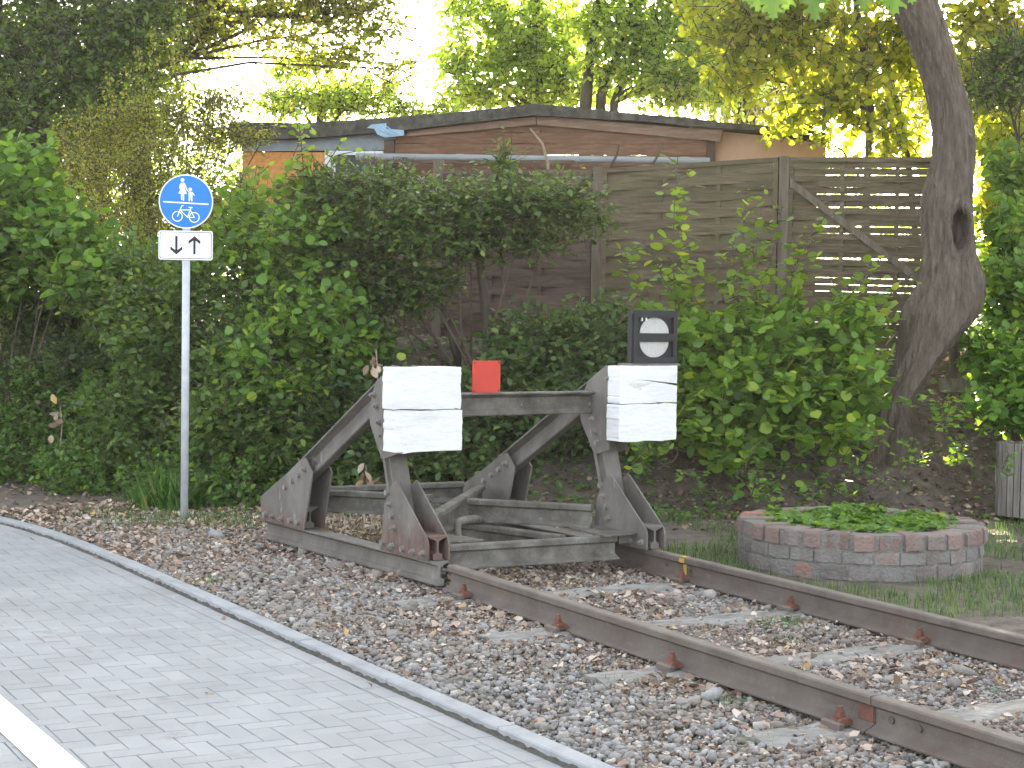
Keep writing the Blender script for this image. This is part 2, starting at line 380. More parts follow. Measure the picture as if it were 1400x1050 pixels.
# ballast bed sheet (a few millimetres above the soil) between kerb and far rail
ys_ = np.arange(2.0, 13.2, .12); V = []; F = []
for i, y in enumerate(ys_):
    x0 = kerb_x(y)-.02; x1 = 1.02+.08*math.sin(y*2.1)
    for j in range(9):
        x = x0+(x1-x0)*j/8
        V.append((x, y, max(float(ground_z(np.array([x]), np.array([y]))[0])+.008, -.178)))
F = [(i*9+j, i*9+j+1, (i+1)*9+j+1, (i+1)*9+j) for i in range(len(ys_)-1) for j in range(8)]
tag(link('ballast_bed', py_mesh('ballast_bed', V, F, True), None, M['bed']), kind='structure')

# ------------------------------------------------------------------ pavement, kerb and line
PZ = -.186
path = tag(link('path', py_mesh('path', [(-40, -40, PZ-.010), (-2.08, -40, PZ-.010), (-2.08, 4, PZ-.010)] +
        [(kerb_x(y)-.06, y, PZ-.010) for y in np.arange(5, 15.2, .3)] + [(-4.6, 15.2, PZ-.010), (-40, 15.2, PZ-.010)],
        [tuple(range(3+len(np.arange(5, 15.2, .3))+2))]), None, M['joint']), kind='structure')
U = .1012; G = .0016


def paver_poly(a, b, c, d):
    """plan rectangle clipped to the border course line"""
    xe = lambda y: kerb_x(y)-.20
    c1, c2 = min(c, xe(b)), min(c, xe(d))
    if min(c1, c2)-a < .008: return None
    return [(a+G, b+G), (c1-G, b+G), (c2-G, d-G), (a+G, d-G)]


pav = []
ox, oy = -3.46, 6.61
for k in range(-95, 96):
    for m_ in range(-30, 31):
        for (ix, iy, w_, h_) in ((k+4*m_, -k, 2, 1), (k+3+4*m_, -k-1, 1, 2)):
            a, b = ox+ix*U, oy+iy*U
            if a < -5.2 or a > -2.0 or b < 4.2 or b > 14.8: continue
            p = paver_poly(a, b, a+w_*U, b+h_*U)
            if p: pav.append(p)
for y in np.arange(4.2, 14.5, .2005):
    y1 = y+.2; e = kerb_x
    pav.append([(e(y)-.195, y+G), (e(y)-.100, y+G), (e(y1)-.100, y1-G), (e(y1)-.195, y1-G)])


def seen(p):
    c = np.mean(p, 0); d = np.array([c[0], c[1], PZ])-CAM; z = d@FW
    if z < 1: return 0
    u_, v_ = 700+FPX*(d@RT)/z, 525-FPX*(d@UP)/z
    return 1/z if -30 < u_ < 1430 and v_ < 1085 else 0


def paver_geom(p, dz, cx=0, cy=0):
    c = .0022; q = np.array(p)-(cx, cy); ce = q.mean(0)
    inn = q+np.sign(ce-q)*c
    V = [(x, y, PZ-.045) for x, y in q]+[(x, y, PZ-.003+dz) for x, y in q]+[(x, y, PZ+dz) for x, y in inn]
    F = [(8, 9, 10, 11)]+[(i, (i+1) % 4, 4+(i+1) % 4, 4+i) for i in range(4)]+[(4+i, 4+(i+1) % 4, 8+(i+1) % 4, 8+i) for i in range(4)]
    return V, F


pav.sort(key=lambda p: -seen(p))
cache = {}
rest = MB()
for i, p in enumerate(pav):
    dz = random.uniform(-.0012, .0012)
    if i < 290 and seen(p) > 0:
        c = np.mean(p, 0); key = tuple(np.round((np.array(p)-c).ravel(), 3))
        if key not in cache:
            V, F = paver_geom(p, 0, *c); cache[key] = py_mesh('paver', V, F)
        o = link('paver', cache[key], path, M['paver']); o.location = (c[0], c[1], dz)
    elif p[0][1] > 4.2:
        rest.add(*paver_geom(p, dz))
tag(rest.build('paver', M['paver'], path), kind='stuff')

kerb = tag(empty('kerb', (0, 0, 0)), kind='structure')
kl = [4.0]
pts = []
yy = 3.0
while yy < 15.2:
    pts.append((float(kerb_x(yy)), yy)); yy += .25 if yy < 12 else .1
pts = np.array(pts); seg = np.hypot(*(pts[1:]-pts[:-1]).T); acc = np.concatenate([[0], np.cumsum(seg)])
n_st = int(acc[-1]//1.0)
for k in range(n_st):
    s0, s1 = k*1.0+.003, (k+1)*1.0-.003
    t = np.linspace(s0, s1, 5); cx = np.interp(t, acc, pts[:, 0]); cy = np.interp(t, acc, pts[:, 1])
    dx = np.gradient(cx); dy = np.gradient(cy); L_ = np.hypot(dx, dy); nxx, nyy = -dy/L_, dx/L_   # left of travel = towards path
    b = MB(); dz = random.uniform(-.002, .003)
    prof = [(0, -.28), (0, -.153), (.004, -.149), (.082, -.149), (.088, -.155), (.088, -.28)]
    V = [(cx[i]+nxx[i]*a, cy[i]+nyy[i]*a, z+dz) for i in range(5) for a, z in prof]; n = 6
    F = [(i*n+j, (i+1)*n+j, (i+1)*n+(j+1) % n, i*n+(j+1) % n) for i in range(4) for j in range(n)] + [tuple(range(n)), tuple(range(4*n, 5*n))[::-1]]
    b.add(V, F).build('kerb_stone', M['kerb'], kerb)
jd = MB(); yj = np.arange(3.0, 14.6, .03); V = []  # dark strip along the kerb foot, covering the lower part of its face
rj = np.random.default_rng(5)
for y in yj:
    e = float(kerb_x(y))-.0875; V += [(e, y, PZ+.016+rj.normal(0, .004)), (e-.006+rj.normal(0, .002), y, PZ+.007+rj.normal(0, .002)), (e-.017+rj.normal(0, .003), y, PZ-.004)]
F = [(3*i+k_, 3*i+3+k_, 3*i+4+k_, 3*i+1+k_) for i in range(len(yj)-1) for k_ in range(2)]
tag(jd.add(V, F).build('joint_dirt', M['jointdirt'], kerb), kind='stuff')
# painted line, 4 mm above the pavers
V = []; yy = np.arange(-10, 9.0, .5)
for y in yy:
    xc = -3.765-.035*(y-6.5)*.6
    V += [(xc-.075, y, PZ+.0052), (xc+.075, y, PZ+.0052)]
F = [(2*i, 2*i+1, 2*i+3, 2*i+2) for i in range(len(yy)-1)]
tag(link('lane_line', py_mesh('lane_line', V, F), None, M['line']), kind='structure')

# ------------------------------------------------------------------ railway track
track = tag(empty('railway_track', (0, 9, -.15)), 'rusty brown railway track on stone ballast ending at the buffer stop', 'railway track')
track_inv = (0, -9, .15)


def tr(o): o.location = np.array(o.location)+np.array(track_inv); return o


XL, XR = -.751, .751
rb = lambda x, y0, y1: tr(MB().sweep(RAIL, (x, y0, -.149), (x, y1, -.149), (0, 0, 1)).build('rail', M['rail'], track, bevel=.0015))
YJ = 5.285
r1 = rb(XL, YJ+.004, 9.11)
r2 = rb(XL, -6, YJ-.004)
r3 = rb(XR, -6, 9.72)
for y in (YJ-.10, YJ-.26):
    MB().cyl((XL-.0155, y, -.077), (1, 0, 0), .016, .006, 14).build('bolt_hole', M['endgrain'], r2)  # dark discs on the web imitate the shade inside open bolt holes
for y in (9.05-.16+.02, 9.05-.40):
    MB().cyl((XR-.0155, y+.15, -.077), (1, 0, 0), .012, .006, 14).build('bolt_hole', M['endgrain'], r3)
# weld band beside the joint and a yellow paint mark
MB().box((XL-.0125, YJ+.006, -.112), (XL-.0095, YJ+.10, -.047)).build('rust_band', M['bolt'], r1)
yb = MB()
yb.box((XR-.0365, 8.83, -.036), (XR-.0340, 8.885, -.010)); yb.box((XR-.030, 8.83, -.0012), (XR+.006, 8.885, .0012)); yb.box((XR-.0118, 8.835, -.11), (XR-.0092, 8.870, -.045))
yb.build('paint_mark', M['yellow'], r3)
SLY = [8.776, 7.686, 6.623, 5.407, 4.32, 3.25, 2.2]


def sleeper_mesh():
    nL, nW = 26, 5; V = []; F = []
    rr = np.random.default_rng(2)
    for top in (0, 1):
        for i in range(nL+1):
            for j in range(nW+1):
                x = -1.27+2.54*i/nL; y = -.125+.25*j/nW; z = -.30
                if top:
                    z = -.147+rr.normal(0, .004)-(.02 if j in (0, nW) else 0); y += rr.normal(0, .004)
                V.append((x, y, z))
    o_ = (nL+1)*(nW+1); q = lambda t, i, j: t*o_+i*(nW+1)+j
    F = [(q(1, i, j), q(1, i+1, j), q(1, i+1, j+1), q(1, i, j+1)) for i in range(nL) for j in range(nW)]
    for i in range(nL): F += [(q(0, i, 0), q(0, i+1, 0), q(1, i+1, 0), q(1, i, 0)), (q(1, i, nW), q(1, i+1, nW), q(0, i+1, nW), q(0, i, nW))]
    for j in range(nW): F += [(q(1, 0, j), q(1, 0, j+1), q(0, 0, j+1), q(0, 0, j)), (q(0, nL, j), q(0, nL, j+1), q(1, nL, j+1), q(1, nL, j))]
    return py_mesh('sleeper', V, F, False)


sm = sleeper_mesh()
for y in SLY:
    o = link('sleeper', sm, track, M['sleeper']); o.location = (0, y, 0); tr(o)


def hexprism(c, ax, r, h):
    return MB().cyl(c, ax, r, h, 6)


fp = MB().box((-.17, -.075, -.158), (.17, .075, -.146), .004)
fast = fp.build('fastening', M['rail'], track)
for s in (-1, 1):
    c = MB()
    c.prism([(.045, .012), (.118, .0), (.118, .022), (.105, .040), (.07, .046), (.045, .030)], (0, -.033, -.146), (s, 0, 0), (0, 0, 1), (0, .066, 0))
    c.build('clip', M['bolt'], fast, bevel=.004)
    b_ = MB(); b_.cyl((s*.088, 0, -.106), (0, 0, 1), .026, .007, 14); b_.cyl((s*.088, 0, -.099), (0, 0, 1), .021, .020, 6); b_.cyl((s*.088, 0, -.079), (0, 0, 1), .0125, .018, 10)
    b_.build('bolt', M['bolt'], fast)
    MB().box((s*.125-.012, -.06, -.146), (s*.125+.012, .06, -.118), .005).build('rib', M['rail'], fast)
first = True
for y in SLY:
    for x in (XL, XR):
        f = fast if first else copy_tree(fast, track); first = False
        f.location = (x, y, 0); tr(f)

# ------------------------------------------------------------------ buffer stop
TH = R(5)
BO = np.array([0, 9.2, 0.0])
ua = np.array([math.cos(TH), math.sin(TH), 0]); va = np.array([-math.sin(TH), math.cos(TH), 0])
buf = tag(empty('buffer_stop', BO, TH), 'grey steel buffer stop of bolted old rails carrying two white timber blocks', 'buffer stop')


def plate(poly, u, side, name, m, off, bolts=(), bm=None, th=.012):
    """steel plate in a plane of constant u; its outer face looks along side"""
    p = MB().prism([(v+off, z) for v, z in poly], (u, 0, 0), (0, 1, 0), (0, 0, 1), (side*th, 0, 0)).build(name, m, buf, bevel=.002)
    for v, z in bolts:
        b = MB(); c0 = np.array([u+side*th, v+off, z])
        b.cyl(c0, (side, 0, 0), .022, .004, 12); b.cyl(c0+(side*.004, 0, 0), (side, 0, 0), .019, .016, 6)
        if (int(v*100) % 2) == 0: b.cyl(c0+(side*.02, 0, 0), (side, 0, 0), .010, .014, 8)
        b.build('bolt', bm or M['boltgrey'], p)
    return p


# two-tone plate: rust creeping up from the foot
def rustfoot(name, zc, amp):
    m = M['steel'].copy(); m.name = name; t = m.node_tree; N = t.nodes; L = t.links
    b = N['Principled BSDF']; src = b.inputs['Base Color'].links[0].from_socket
    g = N.new('ShaderNodeNewGeometry'); sp = N.new('ShaderNodeSeparateXYZ'); L.new(g.outputs['Position'], sp.inputs[0])
    n = N.new('ShaderNodeTexNoise'); n.inputs['Scale'].default_value = 9; n.inputs['Detail'].default_value = 6
    mp = N.new('ShaderNodeMapping'); mp.inputs['Scale'].default_value = (1, 1, .35); L.new(g.outputs['Position'], mp.inputs[0]); L.new(mp.outputs[0], n.inputs['Vector'])
    a = N.new('ShaderNodeMath'); a.operation = 'MULTIPLY_ADD'; a.inputs[1].default_value = amp; L.new(n.outputs['Fac'], a.inputs[0]); L.new(sp.outputs['Z'], a.inputs[2])
    mr = N.new('ShaderNodeMapRange'); mr.inputs[1].default_value = zc+.05; mr.inputs[2].default_value = zc-.06; L.new(a.outputs[0], mr.inputs[0])
    n3 = N.new('ShaderNodeTexNoise'); n3.inputs['Scale'].default_value = 22; n3.inputs['Detail'].default_value = 6; L.new(mp.outputs[0], n3.inputs['Vector'])
    cr = N.new('ShaderNodeValToRGB'); cr.color_ramp.elements[0].position = .3; cr.color_ramp.elements[0].color = (.085, .05, .042, 1)
    cr.color_ramp.elements[1].position = .7; cr.color_ramp.elements[1].color = (.17, .115, .092, 1); L.new(n3.outputs['Fac'], cr.inputs[0])
    mx = N.new('ShaderNodeMix'); mx.data_type = 'RGBA'; L.new(mr.outputs[0], mx.inputs[0]); L.new(src, mx.inputs[6]); L.new(cr.outputs[0], mx.inputs[7])
    L.new(mx.outputs[2], b.inputs['Base Color'])
    return m


M['toe'] = rustfoot('steel rusting at the foot', .32, .24)
M['rear'] = rustfoot('steel lightly rusted at the foot', .17, .18)
TOE = [(.62, 0.002), (.575, .28), (.50, .41), (.44, .45), (.42, .445), (.045, .135), (.03, .10), (.03, .002)]
REAR = [(2.37, .002), (2.38, .16), (2.36, .175), (1.68, .50), (1.57, .40), (1.69, .002)]
TOPF = lambda f: [(f, 1.15), (.50, 1.165), (.70, 1.055), (.74, .99), (.79, .86), (.77, .78), (.62, .575), (.59, .572), (f, .575+.262*(.59-f))]
for s, uc, off in ((-1, -.755, .10), (1, .745, -.10)):
    b0 = .02 if s < 0 else .66
    MB().sweep(RAILI, (uc, b0+off, -.149), (uc, 2.42+off, -.149), (0, 0, 1)).build('base_rail', M['steel'], buf, bevel=.0015)
    MB().sweep(RAILI, (uc, .045+off, .002), (uc, .62+off, .002), (0, 0, 1)).build('shoe', M['rusty'] if s < 0 else M['steel'], buf, bevel=.002)
    MB().sweep(RAILI, (uc, 1.75+off, .002), (uc, 2.34+off, .002), (0, 0, 1)).build('shoe', M['steel'], buf, bevel=.002)
    ru = [(.53, .37), (.50, .30), (.47, .23), (.44, .16)]; rbm = [(.58, .05), (.46, .045), (.33, .04), (.20, .04), (.08, .045)]
    tb = [(.72, .97), (.68, .90), (.64, .80), (.60, .72), (.58, .65), (.46, 1.08)]
    rr_ = [(1.97, .27), (1.87, .32), (1.77, .37), (1.68, .42), (2.29, .045), (2.16, .045), (2.03, .045), (1.89, .045), (1.77, .045)]
    for side in (-1, 1):
        u = uc+side*.066
        pm_ = (M['toe'] if s < 0 else M['steel'])
        plate(TOE, u, side, 'gusset_plate', pm_, off, ru+rbm, M['rusty'] if s < 0 and False else M['boltgrey'])
        plate(REAR, u, side, 'gusset_plate', M['rear'], off, rr_)
        plate(TOPF(.358-off), u, side, 'gusset_plate', M['steel'], off, tb)
    # post and strut, old rails: post foot faces the track, strut foot faces up
    MB().sweep(RAIL, (uc, .36+off+.149, .14), (uc, .655+off+.149, .98), (0, 1, 0)).build('post', M['steel'], buf, bevel=.0015) if False else \
        MB().sweep([(x, -y) for x, y in RAIL][::-1], (uc, .395+off, .13), (uc, .665+off, .98), (0, -1, 0)).build('post', M['steel'], buf, bevel=.0015)
    A, B = np.array([uc, .74+off, 1.045]), np.array([uc, 2.02+off, .345])
    nrm = np.array([0, .48, .877])
    MB().sweep([(x, y-.149) for x, y in RAILI], A, B, nrm).build('strut', M['steel'], buf, bevel=.0015)
    # timber pair
    bc = -.79 if s < 0 else .89
    hw = .238; v0, v1 = .22, .355
    def timber(z0, z1, seed, crack=None, du=0, dv=0):
        rr2 = np.random.default_rng(seed)
        base = [(bc-hw+du, z0), (bc+hw+du, z0), (bc+hw+du, z1), (bc-hw+du, z1)]
        poly = []
        for i in range(4):
            a, b = np.array(base[i]), np.array(base[(i+1) % 4]); n_ = np.array([(b-a)[1], -(b-a)[0]]); n_ /= np.linalg.norm(n_)
            ts = [.012]+list(np.sort(rr2.uniform(.05, .95, 7)))+[.988]
            if crack and i == 1:
                z_ = crack
                poly += [a+(b-a)*.012, np.array([bc+hw+du, z_-.032]), np.array([bc+.15, z_-.018]), np.array([bc+.02, z_-.001]), np.array([bc-.09, z_+.010]), np.array([bc-.01, z_+.006]), np.array([bc+.12, z_-.006]),
                         np.array([bc+hw+du, z_-.017]), a+(b-a)*.988]
            else:
                poly += [a+(b-a)*t+n_*rr2.normal(0, .0026) for t in ts]
        o = MB().prism([tuple(p) for p in poly], (0, v1, 0), (1, 0, 0), (0, 0, 1), (0, v0-v1+dv, 0)).build('timber_block', M['white'], buf, bevel=.004)
        return o
    if s < 0:
        timber(.655, .905, 3, du=.004); timber(.911, 1.165, 4, du=-.004, dv=.004)
    else:
        timber(.672, .917, 5, du=-.003); timber(.922, 1.165, 6, crack=1.065, dv=.005)
    MB().box((bc-hw+.0, v1+.001, .66), (bc+hw-.01, v1+.010, 1.155)).build('backing_plate', M['steel'], buf)
    # horizontal corner plates
    tri = [(uc-s*.08, .60+off), (uc-s*.08, .13+off), (uc-s*.36, .10+off), (uc-s*.30, .64+off)]
    MB().prism(tri, (0, 0, .0915), (1, 0, 0), (0, 1, 0), (0, 0, .010)).build('corner_plate', M['lichen'], buf)
    tri = [(uc-s*.08, 2.25+off), (uc-s*.08, 1.75+off), (uc-s*.35, 1.80+off), (uc-s*.32, 2.3+off)]
    MB().prism(tri, (0, 0, .0915), (1, 0, 0), (0, 1, 0), (0, 0, .010)).build('corner_plate', M['lichen'], buf)
    MB().box((uc-s*.078-.0, .19+off, .03) if s < 0 else (uc-.178, .19+off, .03), (uc+.178, .20+off, .085) if s < 0 else (uc-.078, .20+off, .085)).build('angle_bracket', M['steel'], buf)
cb = MB().sweep(RAILI, (-.676, .575, .838), (.666, .575, .838), (0, 0, 1)).build('cross_beam', M['lichen'], buf, bevel=.0015)
MB().sweep(RAIL, (-.672, .165, -.058), (.52, .075, -.058), (0, 0, 1)).build('cross_beam', M['lichen'], buf, bevel=.0015)
MB().sweep(RAIL, (-.58, 2.16, .102), (.60, 2.06, .102), (0, 0, 1)).build('cross_beam', M['lichen'], buf, bevel=.0015)
MB().sweep(RAIL, (-.655, .40, .102), (.60, 1.80, .102), (0, 0, 1)).build('diagonal_brace', M['lichen'], buf, bevel=.0015)
MB().sweep(RAIL, (-.60, 2.0, .102), (-.07, 1.37, .102), (0, 0, 1)).build('diagonal_brace', M['lichen'], buf, bevel=.0015)
MB().sweep(RAIL, (.03, 1.06, .102), (.57, .39, .102), (0, 0, 1)).build('diagonal_brace', M['lichen'], buf, bevel=.0015)
MB().sweep(RAIL, (-.02, 1.25, -.06), (.27, .30, -.07), (0, 0, 1)).build('brace_end', M['lichen'], buf, bevel=.0015)


def bl(u, v, z): return BO+u*ua+v*va+np.array([0, 0, z])


hk = MB()
hk.tube([(-.44, .42, .03), (-.43, .44, .10), (-.40, .50, .155), (-.34, .58, .165), (-.22, .68, .16), (-.10, .76, .15), (-.03, .80, .135)], [.022, .022, .024, .026, .030, .030, .018], 8)
hk.build('coupling_hook', M['lichen'], buf, smooth=True)

# red marker plate standing on the cross beam
rp = MB().prism([(-.105, 0), (.105, 0), (.105, .205), (-.105, .205)], (0, .003, 0), (1, 0, 0), (0, 0, 1), (0, -.006, 0)).build('marker_plate', M['red'], None, bevel=.0015)
rp.location = bl(-.172, .545, .988); rp.rotation_euler = (0, 0, TH)
tag(rp, 'square red metal marker plate upright on the top cross beam', 'marker plate')
for a, b in ((-.092, .012), (.092, .012), (-.092, .193), (.092, .193)):
    MB().cyl((a, -.003, b), (0, -1, 0), .005, .003, 8).build('rivet', M['black'], rp)
MB().prism([(-.08, -.0), (.08, 0), (.08, .09), (-.08, .09)], (0, .0035, .0), (1, 0, 0), (0, 0, 1), (0, .008, 0)).build('bracket', M['steel'], rp)

# black signal lantern on the right block
sg = tag(empty('signal_lantern', bl(.965, .27, 1.166), TH-R(1.5)), 'black box signal lantern with two white half discs on the right timber block', 'signal')
W2, Hh = .178, .350
MB().box((-W2-.03, -.04, 0), (W2+.01, .12, .014)).build('base_plate', M['steel'], sg)
MB().box((-W2+.012, .012, .015), (W2-.012, .075, .015+Hh-.012)).build('housing', M['black'], sg, bevel=.004)
# front frame bars, leaving two window openings
zz = [.015, .055, .160, .212, .318, .015+Hh]
fr = MB()
fr.box((-W2, -.014, zz[0]), (W2, .011, zz[1])); fr.box((-W2, -.014, zz[2]), (W2, .011, zz[3])); fr.box((-W2, -.014, zz[4]), (W2, .011, zz[5]))
for a, b in ((zz[1], zz[2]), (zz[3], zz[4])):
    fr.box((-W2, -.0138, a), (-W2+.036, .0108, b)); fr.box((W2-.030, -.0138, a), (W2, .0108, b))
fr.build('front_frame', M['black'], sg)
for (zb, up) in ((.2135, 1), (.158, -1)):
    n = 18
    poly = [(.118*math.cos(math.pi*i/n), up*.104*math.sin(math.pi*i/n)) for i in range(n+1)]
    o = MB().prism(poly, (0.003, .0115, zb), (1, 0, 0), (0, 0, 1), (0, -.006, 0)).build('lens', M['lens'], sg)
hb = MB()
for x in (-.105, -.070): hb.box((x-.004, -.006, .293), (x+.004, .006, .316))
hb.build('hanger', M['signwhite'], sg)
MB().box((-W2-.012, -.006, .02), (-W2-.001, .02, .34)).build('hinge', M['black'], sg)

# ------------------------------------------------------------------ traffic sign
sgn = tag(empty('traffic_sign', (-1.144, 13.054, -.17), -YAW+R(3)), 'round blue footpath and cycle path sign over a white arrow plate on grey pole', 'road sign')
MB().tube([(0, 0, -.2), (0, 0, 2.66)], .0302, 20).build('pole', M['galv'], sgn, smooth=True)
MB().cyl((0, 0, 2.66), (0, 0, 1), .032, .012, 20).build('pole_cap', M['signblack'], sgn)
cz = 2.495; RS = .210


def disc(r0, y0, th, n=56):
    return MB().prism([(r0*math.cos(2*math.pi*i/n), r0*math.sin(2*math.pi*i/n)) for i in range(n)], (0, y0, cz), (1, 0, 0), (0, 0, 1), (0, -th, 0))


rd = disc(RS, -.036, .003).build('round_sign', M['signwhite'], sgn)
disc(RS-.009, -.0395, .0008).build('blue_field', M['blue'], rd)
sy = -.0408


def flat(polys, name, m, par, y=sy, th=.0008, c=cz):
    b = MB()
    for p in polys: b.prism(p, (0, y, c), (1, 0, 0), (0, 0, 1), (0, -th, 0))
    return b.build(name, m, par)


def circ(cx, cy, r, n=18): return [(cx+r*math.cos(2*math.pi*i/n), cy+r*math.sin(2*math.pi*i/n)) for i in range(n)]


def bar(x0, y0, x1, y1, w_):
    d = np.array([x1-x0, y1-y0]); L_ = np.hypot(*d); n_ = np.array([-d[1], d[0]])/L_*w_/2
    return [(x0-n_[0], y0-n_[1]), (x1-n_[0], y1-n_[1]), (x1+n_[0], y1+n_[1]), (x0+n_[0], y0+n_[1])]


def ring(cx, cy, r, w_, n=26):
    out = []
    for i in range(n):
        a, b = 2*math.pi*i/n, 2*math.pi*(i+1)/n
        out.append([(cx+(r-w_)*math.cos(a), cy+(r-w_)*math.sin(a)), (cx+r*math.cos(a), cy+r*math.sin(a)), (cx+r*math.cos(b), cy+r*math.sin(b)), (cx+(r-w_)*math.cos(b), cy+(r-w_)*math.sin(b))])
    return out


k = .42/500.0
q = lambda x, y: ((x-442)*k, (415-y)*k)          # coordinates read off the sign
qs = lambda pl: [q(*p) for p in pl]
flat([bar(*q(233, 420), *q(650, 437), .010)], 'divider', M['signwhite'], rd)
woman = [circ(*q(409, 217), 17*k), qs([(395, 243), (428, 243), (440, 275), (437, 285), (429, 286), (436, 310), (451, 346), (372, 342), (388, 310), (392, 285), (388, 300), (380, 294), (383, 262)]),
         qs([(397, 344), (409, 344), (409, 397), (406, 404), (397, 399)]), qs([(413, 345), (425, 345), (426, 405), (418, 411), (413, 400)]),
         bar(*q(430, 252), *q(452, 312), 9*k), bar(*q(452, 312), *q(472, 328), 8*k)]
flat(woman, 'pedestrian_symbol', M['signwhite'], rd)
child = [circ(*q(481, 302), 16*k), qs([(468, 325), (497, 325), (502, 342), (500, 372), (468, 370), (466, 345)]), qs([(467, 370), (482, 371), (478, 411), (466, 410)]), qs([(485, 371), (500, 371), (502, 411), (490, 411)]),
         bar(*q(498, 330), *q(520, 358), 8*k)]
flat(child, 'child_symbol', M['signwhite'], rd, y=sy-.0001)
bike = ring(*q(364, 553), 49*k, 8*k)+ring(*q(520, 560), 49*k, 8*k)
flat(bike, 'bicycle_symbol', M['signwhite'], rd)
fb = [bar(*q(366, 555), *q(393, 478), 8*k), bar(*q(393, 484), *q(404, 455), 7.5*k), bar(*q(402, 455), *q(422, 453), 8*k), bar(*q(390, 494), *q(487, 492), 8*k), bar(*q(394, 500), *q(458, 560), 8*k),
      bar(*q(489, 474), *q(458, 560), 8*k), bar(*q(456, 560), *q(522, 562), 8*k), bar(*q(484, 496), *q(522, 562), 8*k), bar(*q(466, 468), *q(504, 470), 9*k)]
for i, p in enumerate(fb): flat([p], 'bicycle_frame', M['signwhite'], rd, y=sy-.0002-.0001*i)
# supplementary plate
pw, ph = .209, .113; pz = 2.155


def rrect(w_, h_, r0, n=6):
    out = []
    for cx, cy, a0 in ((w_-r0, h_-r0, 0), (-w_+r0, h_-r0, 90), (-w_+r0, -h_+r0, 180), (w_-r0, -h_+r0, 270)):
        out += [(cx+r0*math.cos(R(a0+90*i/n)), cy+r0*math.sin(R(a0+90*i/n))) for i in range(n+1)]
    return out


sp_ = flat([rrect(pw, ph, .018)], 'arrow_plate', M['signwhite'], sgn, y=-.036, th=.003, c=pz)
flat([rrect(pw-.009, ph-.009, .013)], 'black_border', M['signblack'], sp_, y=-.0395, th=.0006, c=pz)
flat([rrect(pw-.014, ph-.014, .010)], 'white_field', M['signwhite'], sp_, y=-.0404, th=.0006, c=pz)
q2 = lambda x, y: ((x-446)*k, (800-y)*k)
for (cx, d, tx, ty0, ty1) in ((361, 1, 361, 715, 886), (527, -1, 527, 882, 713)):
    tip = ty1; sg_ = 1 if d > 0 else -1
    pl = [[q2(cx-11, ty0), q2(cx+11, ty0), q2(cx+11, tip-sg_*22), q2(cx-11, tip-sg_*22)],
          [q2(cx-55, tip-sg_*76), q2(cx-55, tip-sg_*46), q2(cx, tip), q2(cx, tip-sg_*34)], [q2(cx+55, tip-sg_*76), q2(cx+55, tip-sg_*46), q2(cx, tip), q2(cx, tip-sg_*34)]]
    for i, p_ in enumerate(pl): flat([p_], 'arrow', M['signblack'], sp_, y=-.0413-.0003*i, th=.0005, c=pz)
cl = MB()
for z in (2.38, 2.62, 2.10, 2.22): cl.tube([(0, 0, z-.012), (0, 0, z+.012)], .034, 16); cl.box((-.05, -.0355, z-.012), (.05, -.0305, z+.012))
cl.build('clamp', M['galv'], sgn)

# ------------------------------------------------------------------ brick planter
PC = np.array([2.33, 9.10]); PR = .82; pz0 = -.185
pl = tag(empty('brick_planter', (PC[0], PC[1], pz0)), 'low round brick planter filled with green plants beside the far rail', 'planter')


def ringwall(r0, r1, z0, z1, n=64):
    V = []; F = []
    for i in range(n):
        a = 2*math.pi*i/n; c, s_ = math.cos(a), math.sin(a)
        V += [(r1*c, r1*s_, z0), (r1*c, r1*s_, z1), (r0*c, r0*s_, z1), (r0*c, r0*s_, z0)]
    for i in range(n):
        j = (i+1) % n
        for e in range(4): F.append((4*i+e, 4*i+(e+1) % 4, 4*j+(e+1) % 4, 4*j+e)[::-1])
    return V, F


MB().add(*ringwall(PR-.20, PR-.010, -.02, .315)).build('mortar_core', M['mortar'], pl)
rb2 = np.random.default_rng(9)


def brick(name, a, da, r0, r1, z0, z1, jitter=.0065, m='brick'):
    n = 2; V = []; j = lambda: rb2.normal(0, jitter)
    g = .006/r1
    for t in np.linspace(a+g, a+da-g, n+1):
        c, s_ = math.cos(t), math.sin(t); ro = r1+j(); ri = r0+j()
        V += [(ro*c, ro*s_, z0+j()*.5), ((ro-.004)*c, (ro-.004)*s_, z1-.012+j()*.3), ((ro-.014)*c, (ro-.014)*s_, z1+j()*.4), (ri*c, ri*s_, z1+j()*.4), (ri*c, ri*s_, z0)]
    F = []
    for i in range(n):
        for e in range(5): F.append((5*i+e, 5*(i+1)+e, 5*(i+1)+(e+1) % 5, 5*i+(e+1) % 5))
    F += [tuple(range(5)), tuple(range(5*n, 5*n+5))[::-1]]
    return MB().add(V, F).build(name, M[m], pl, bevel=.004)


for c, (n, z0, z1, rr3, off) in enumerate(((27, .02, .118, PR-.004, .0), (28, .127, .208, PR, .5), (28, .217, .243, PR, .2))):
    if c == 2: continue
    a = off*.22
    ds = np.ones(n)*2*math.pi/n*(1+rb2.normal(0, .06, n)); ds *= 2*math.pi/ds.sum()
    for d_ in ds: brick('brick', a, d_, PR-.10, rr3, z0, z1); a += d_
n = 31; ds = np.ones(n)*2*math.pi/n*(1+rb2.normal(0, .07, n)); ds *= 2*math.pi/ds.sum(); a = 0.1
for d_ in ds:
    brick('brick', a, d_-.012-rb2.random()*.03, PR-.225, PR+.008+rb2.normal(0, .006), .221+rb2.normal(0, .003), .318+rb2.normal(0, .004), m='topbrick'); a += d_
MB().cyl((0, 0, -.1), (0, 0, 1), PR-.19, .375, 40).build('soil', M['soil'], pl)

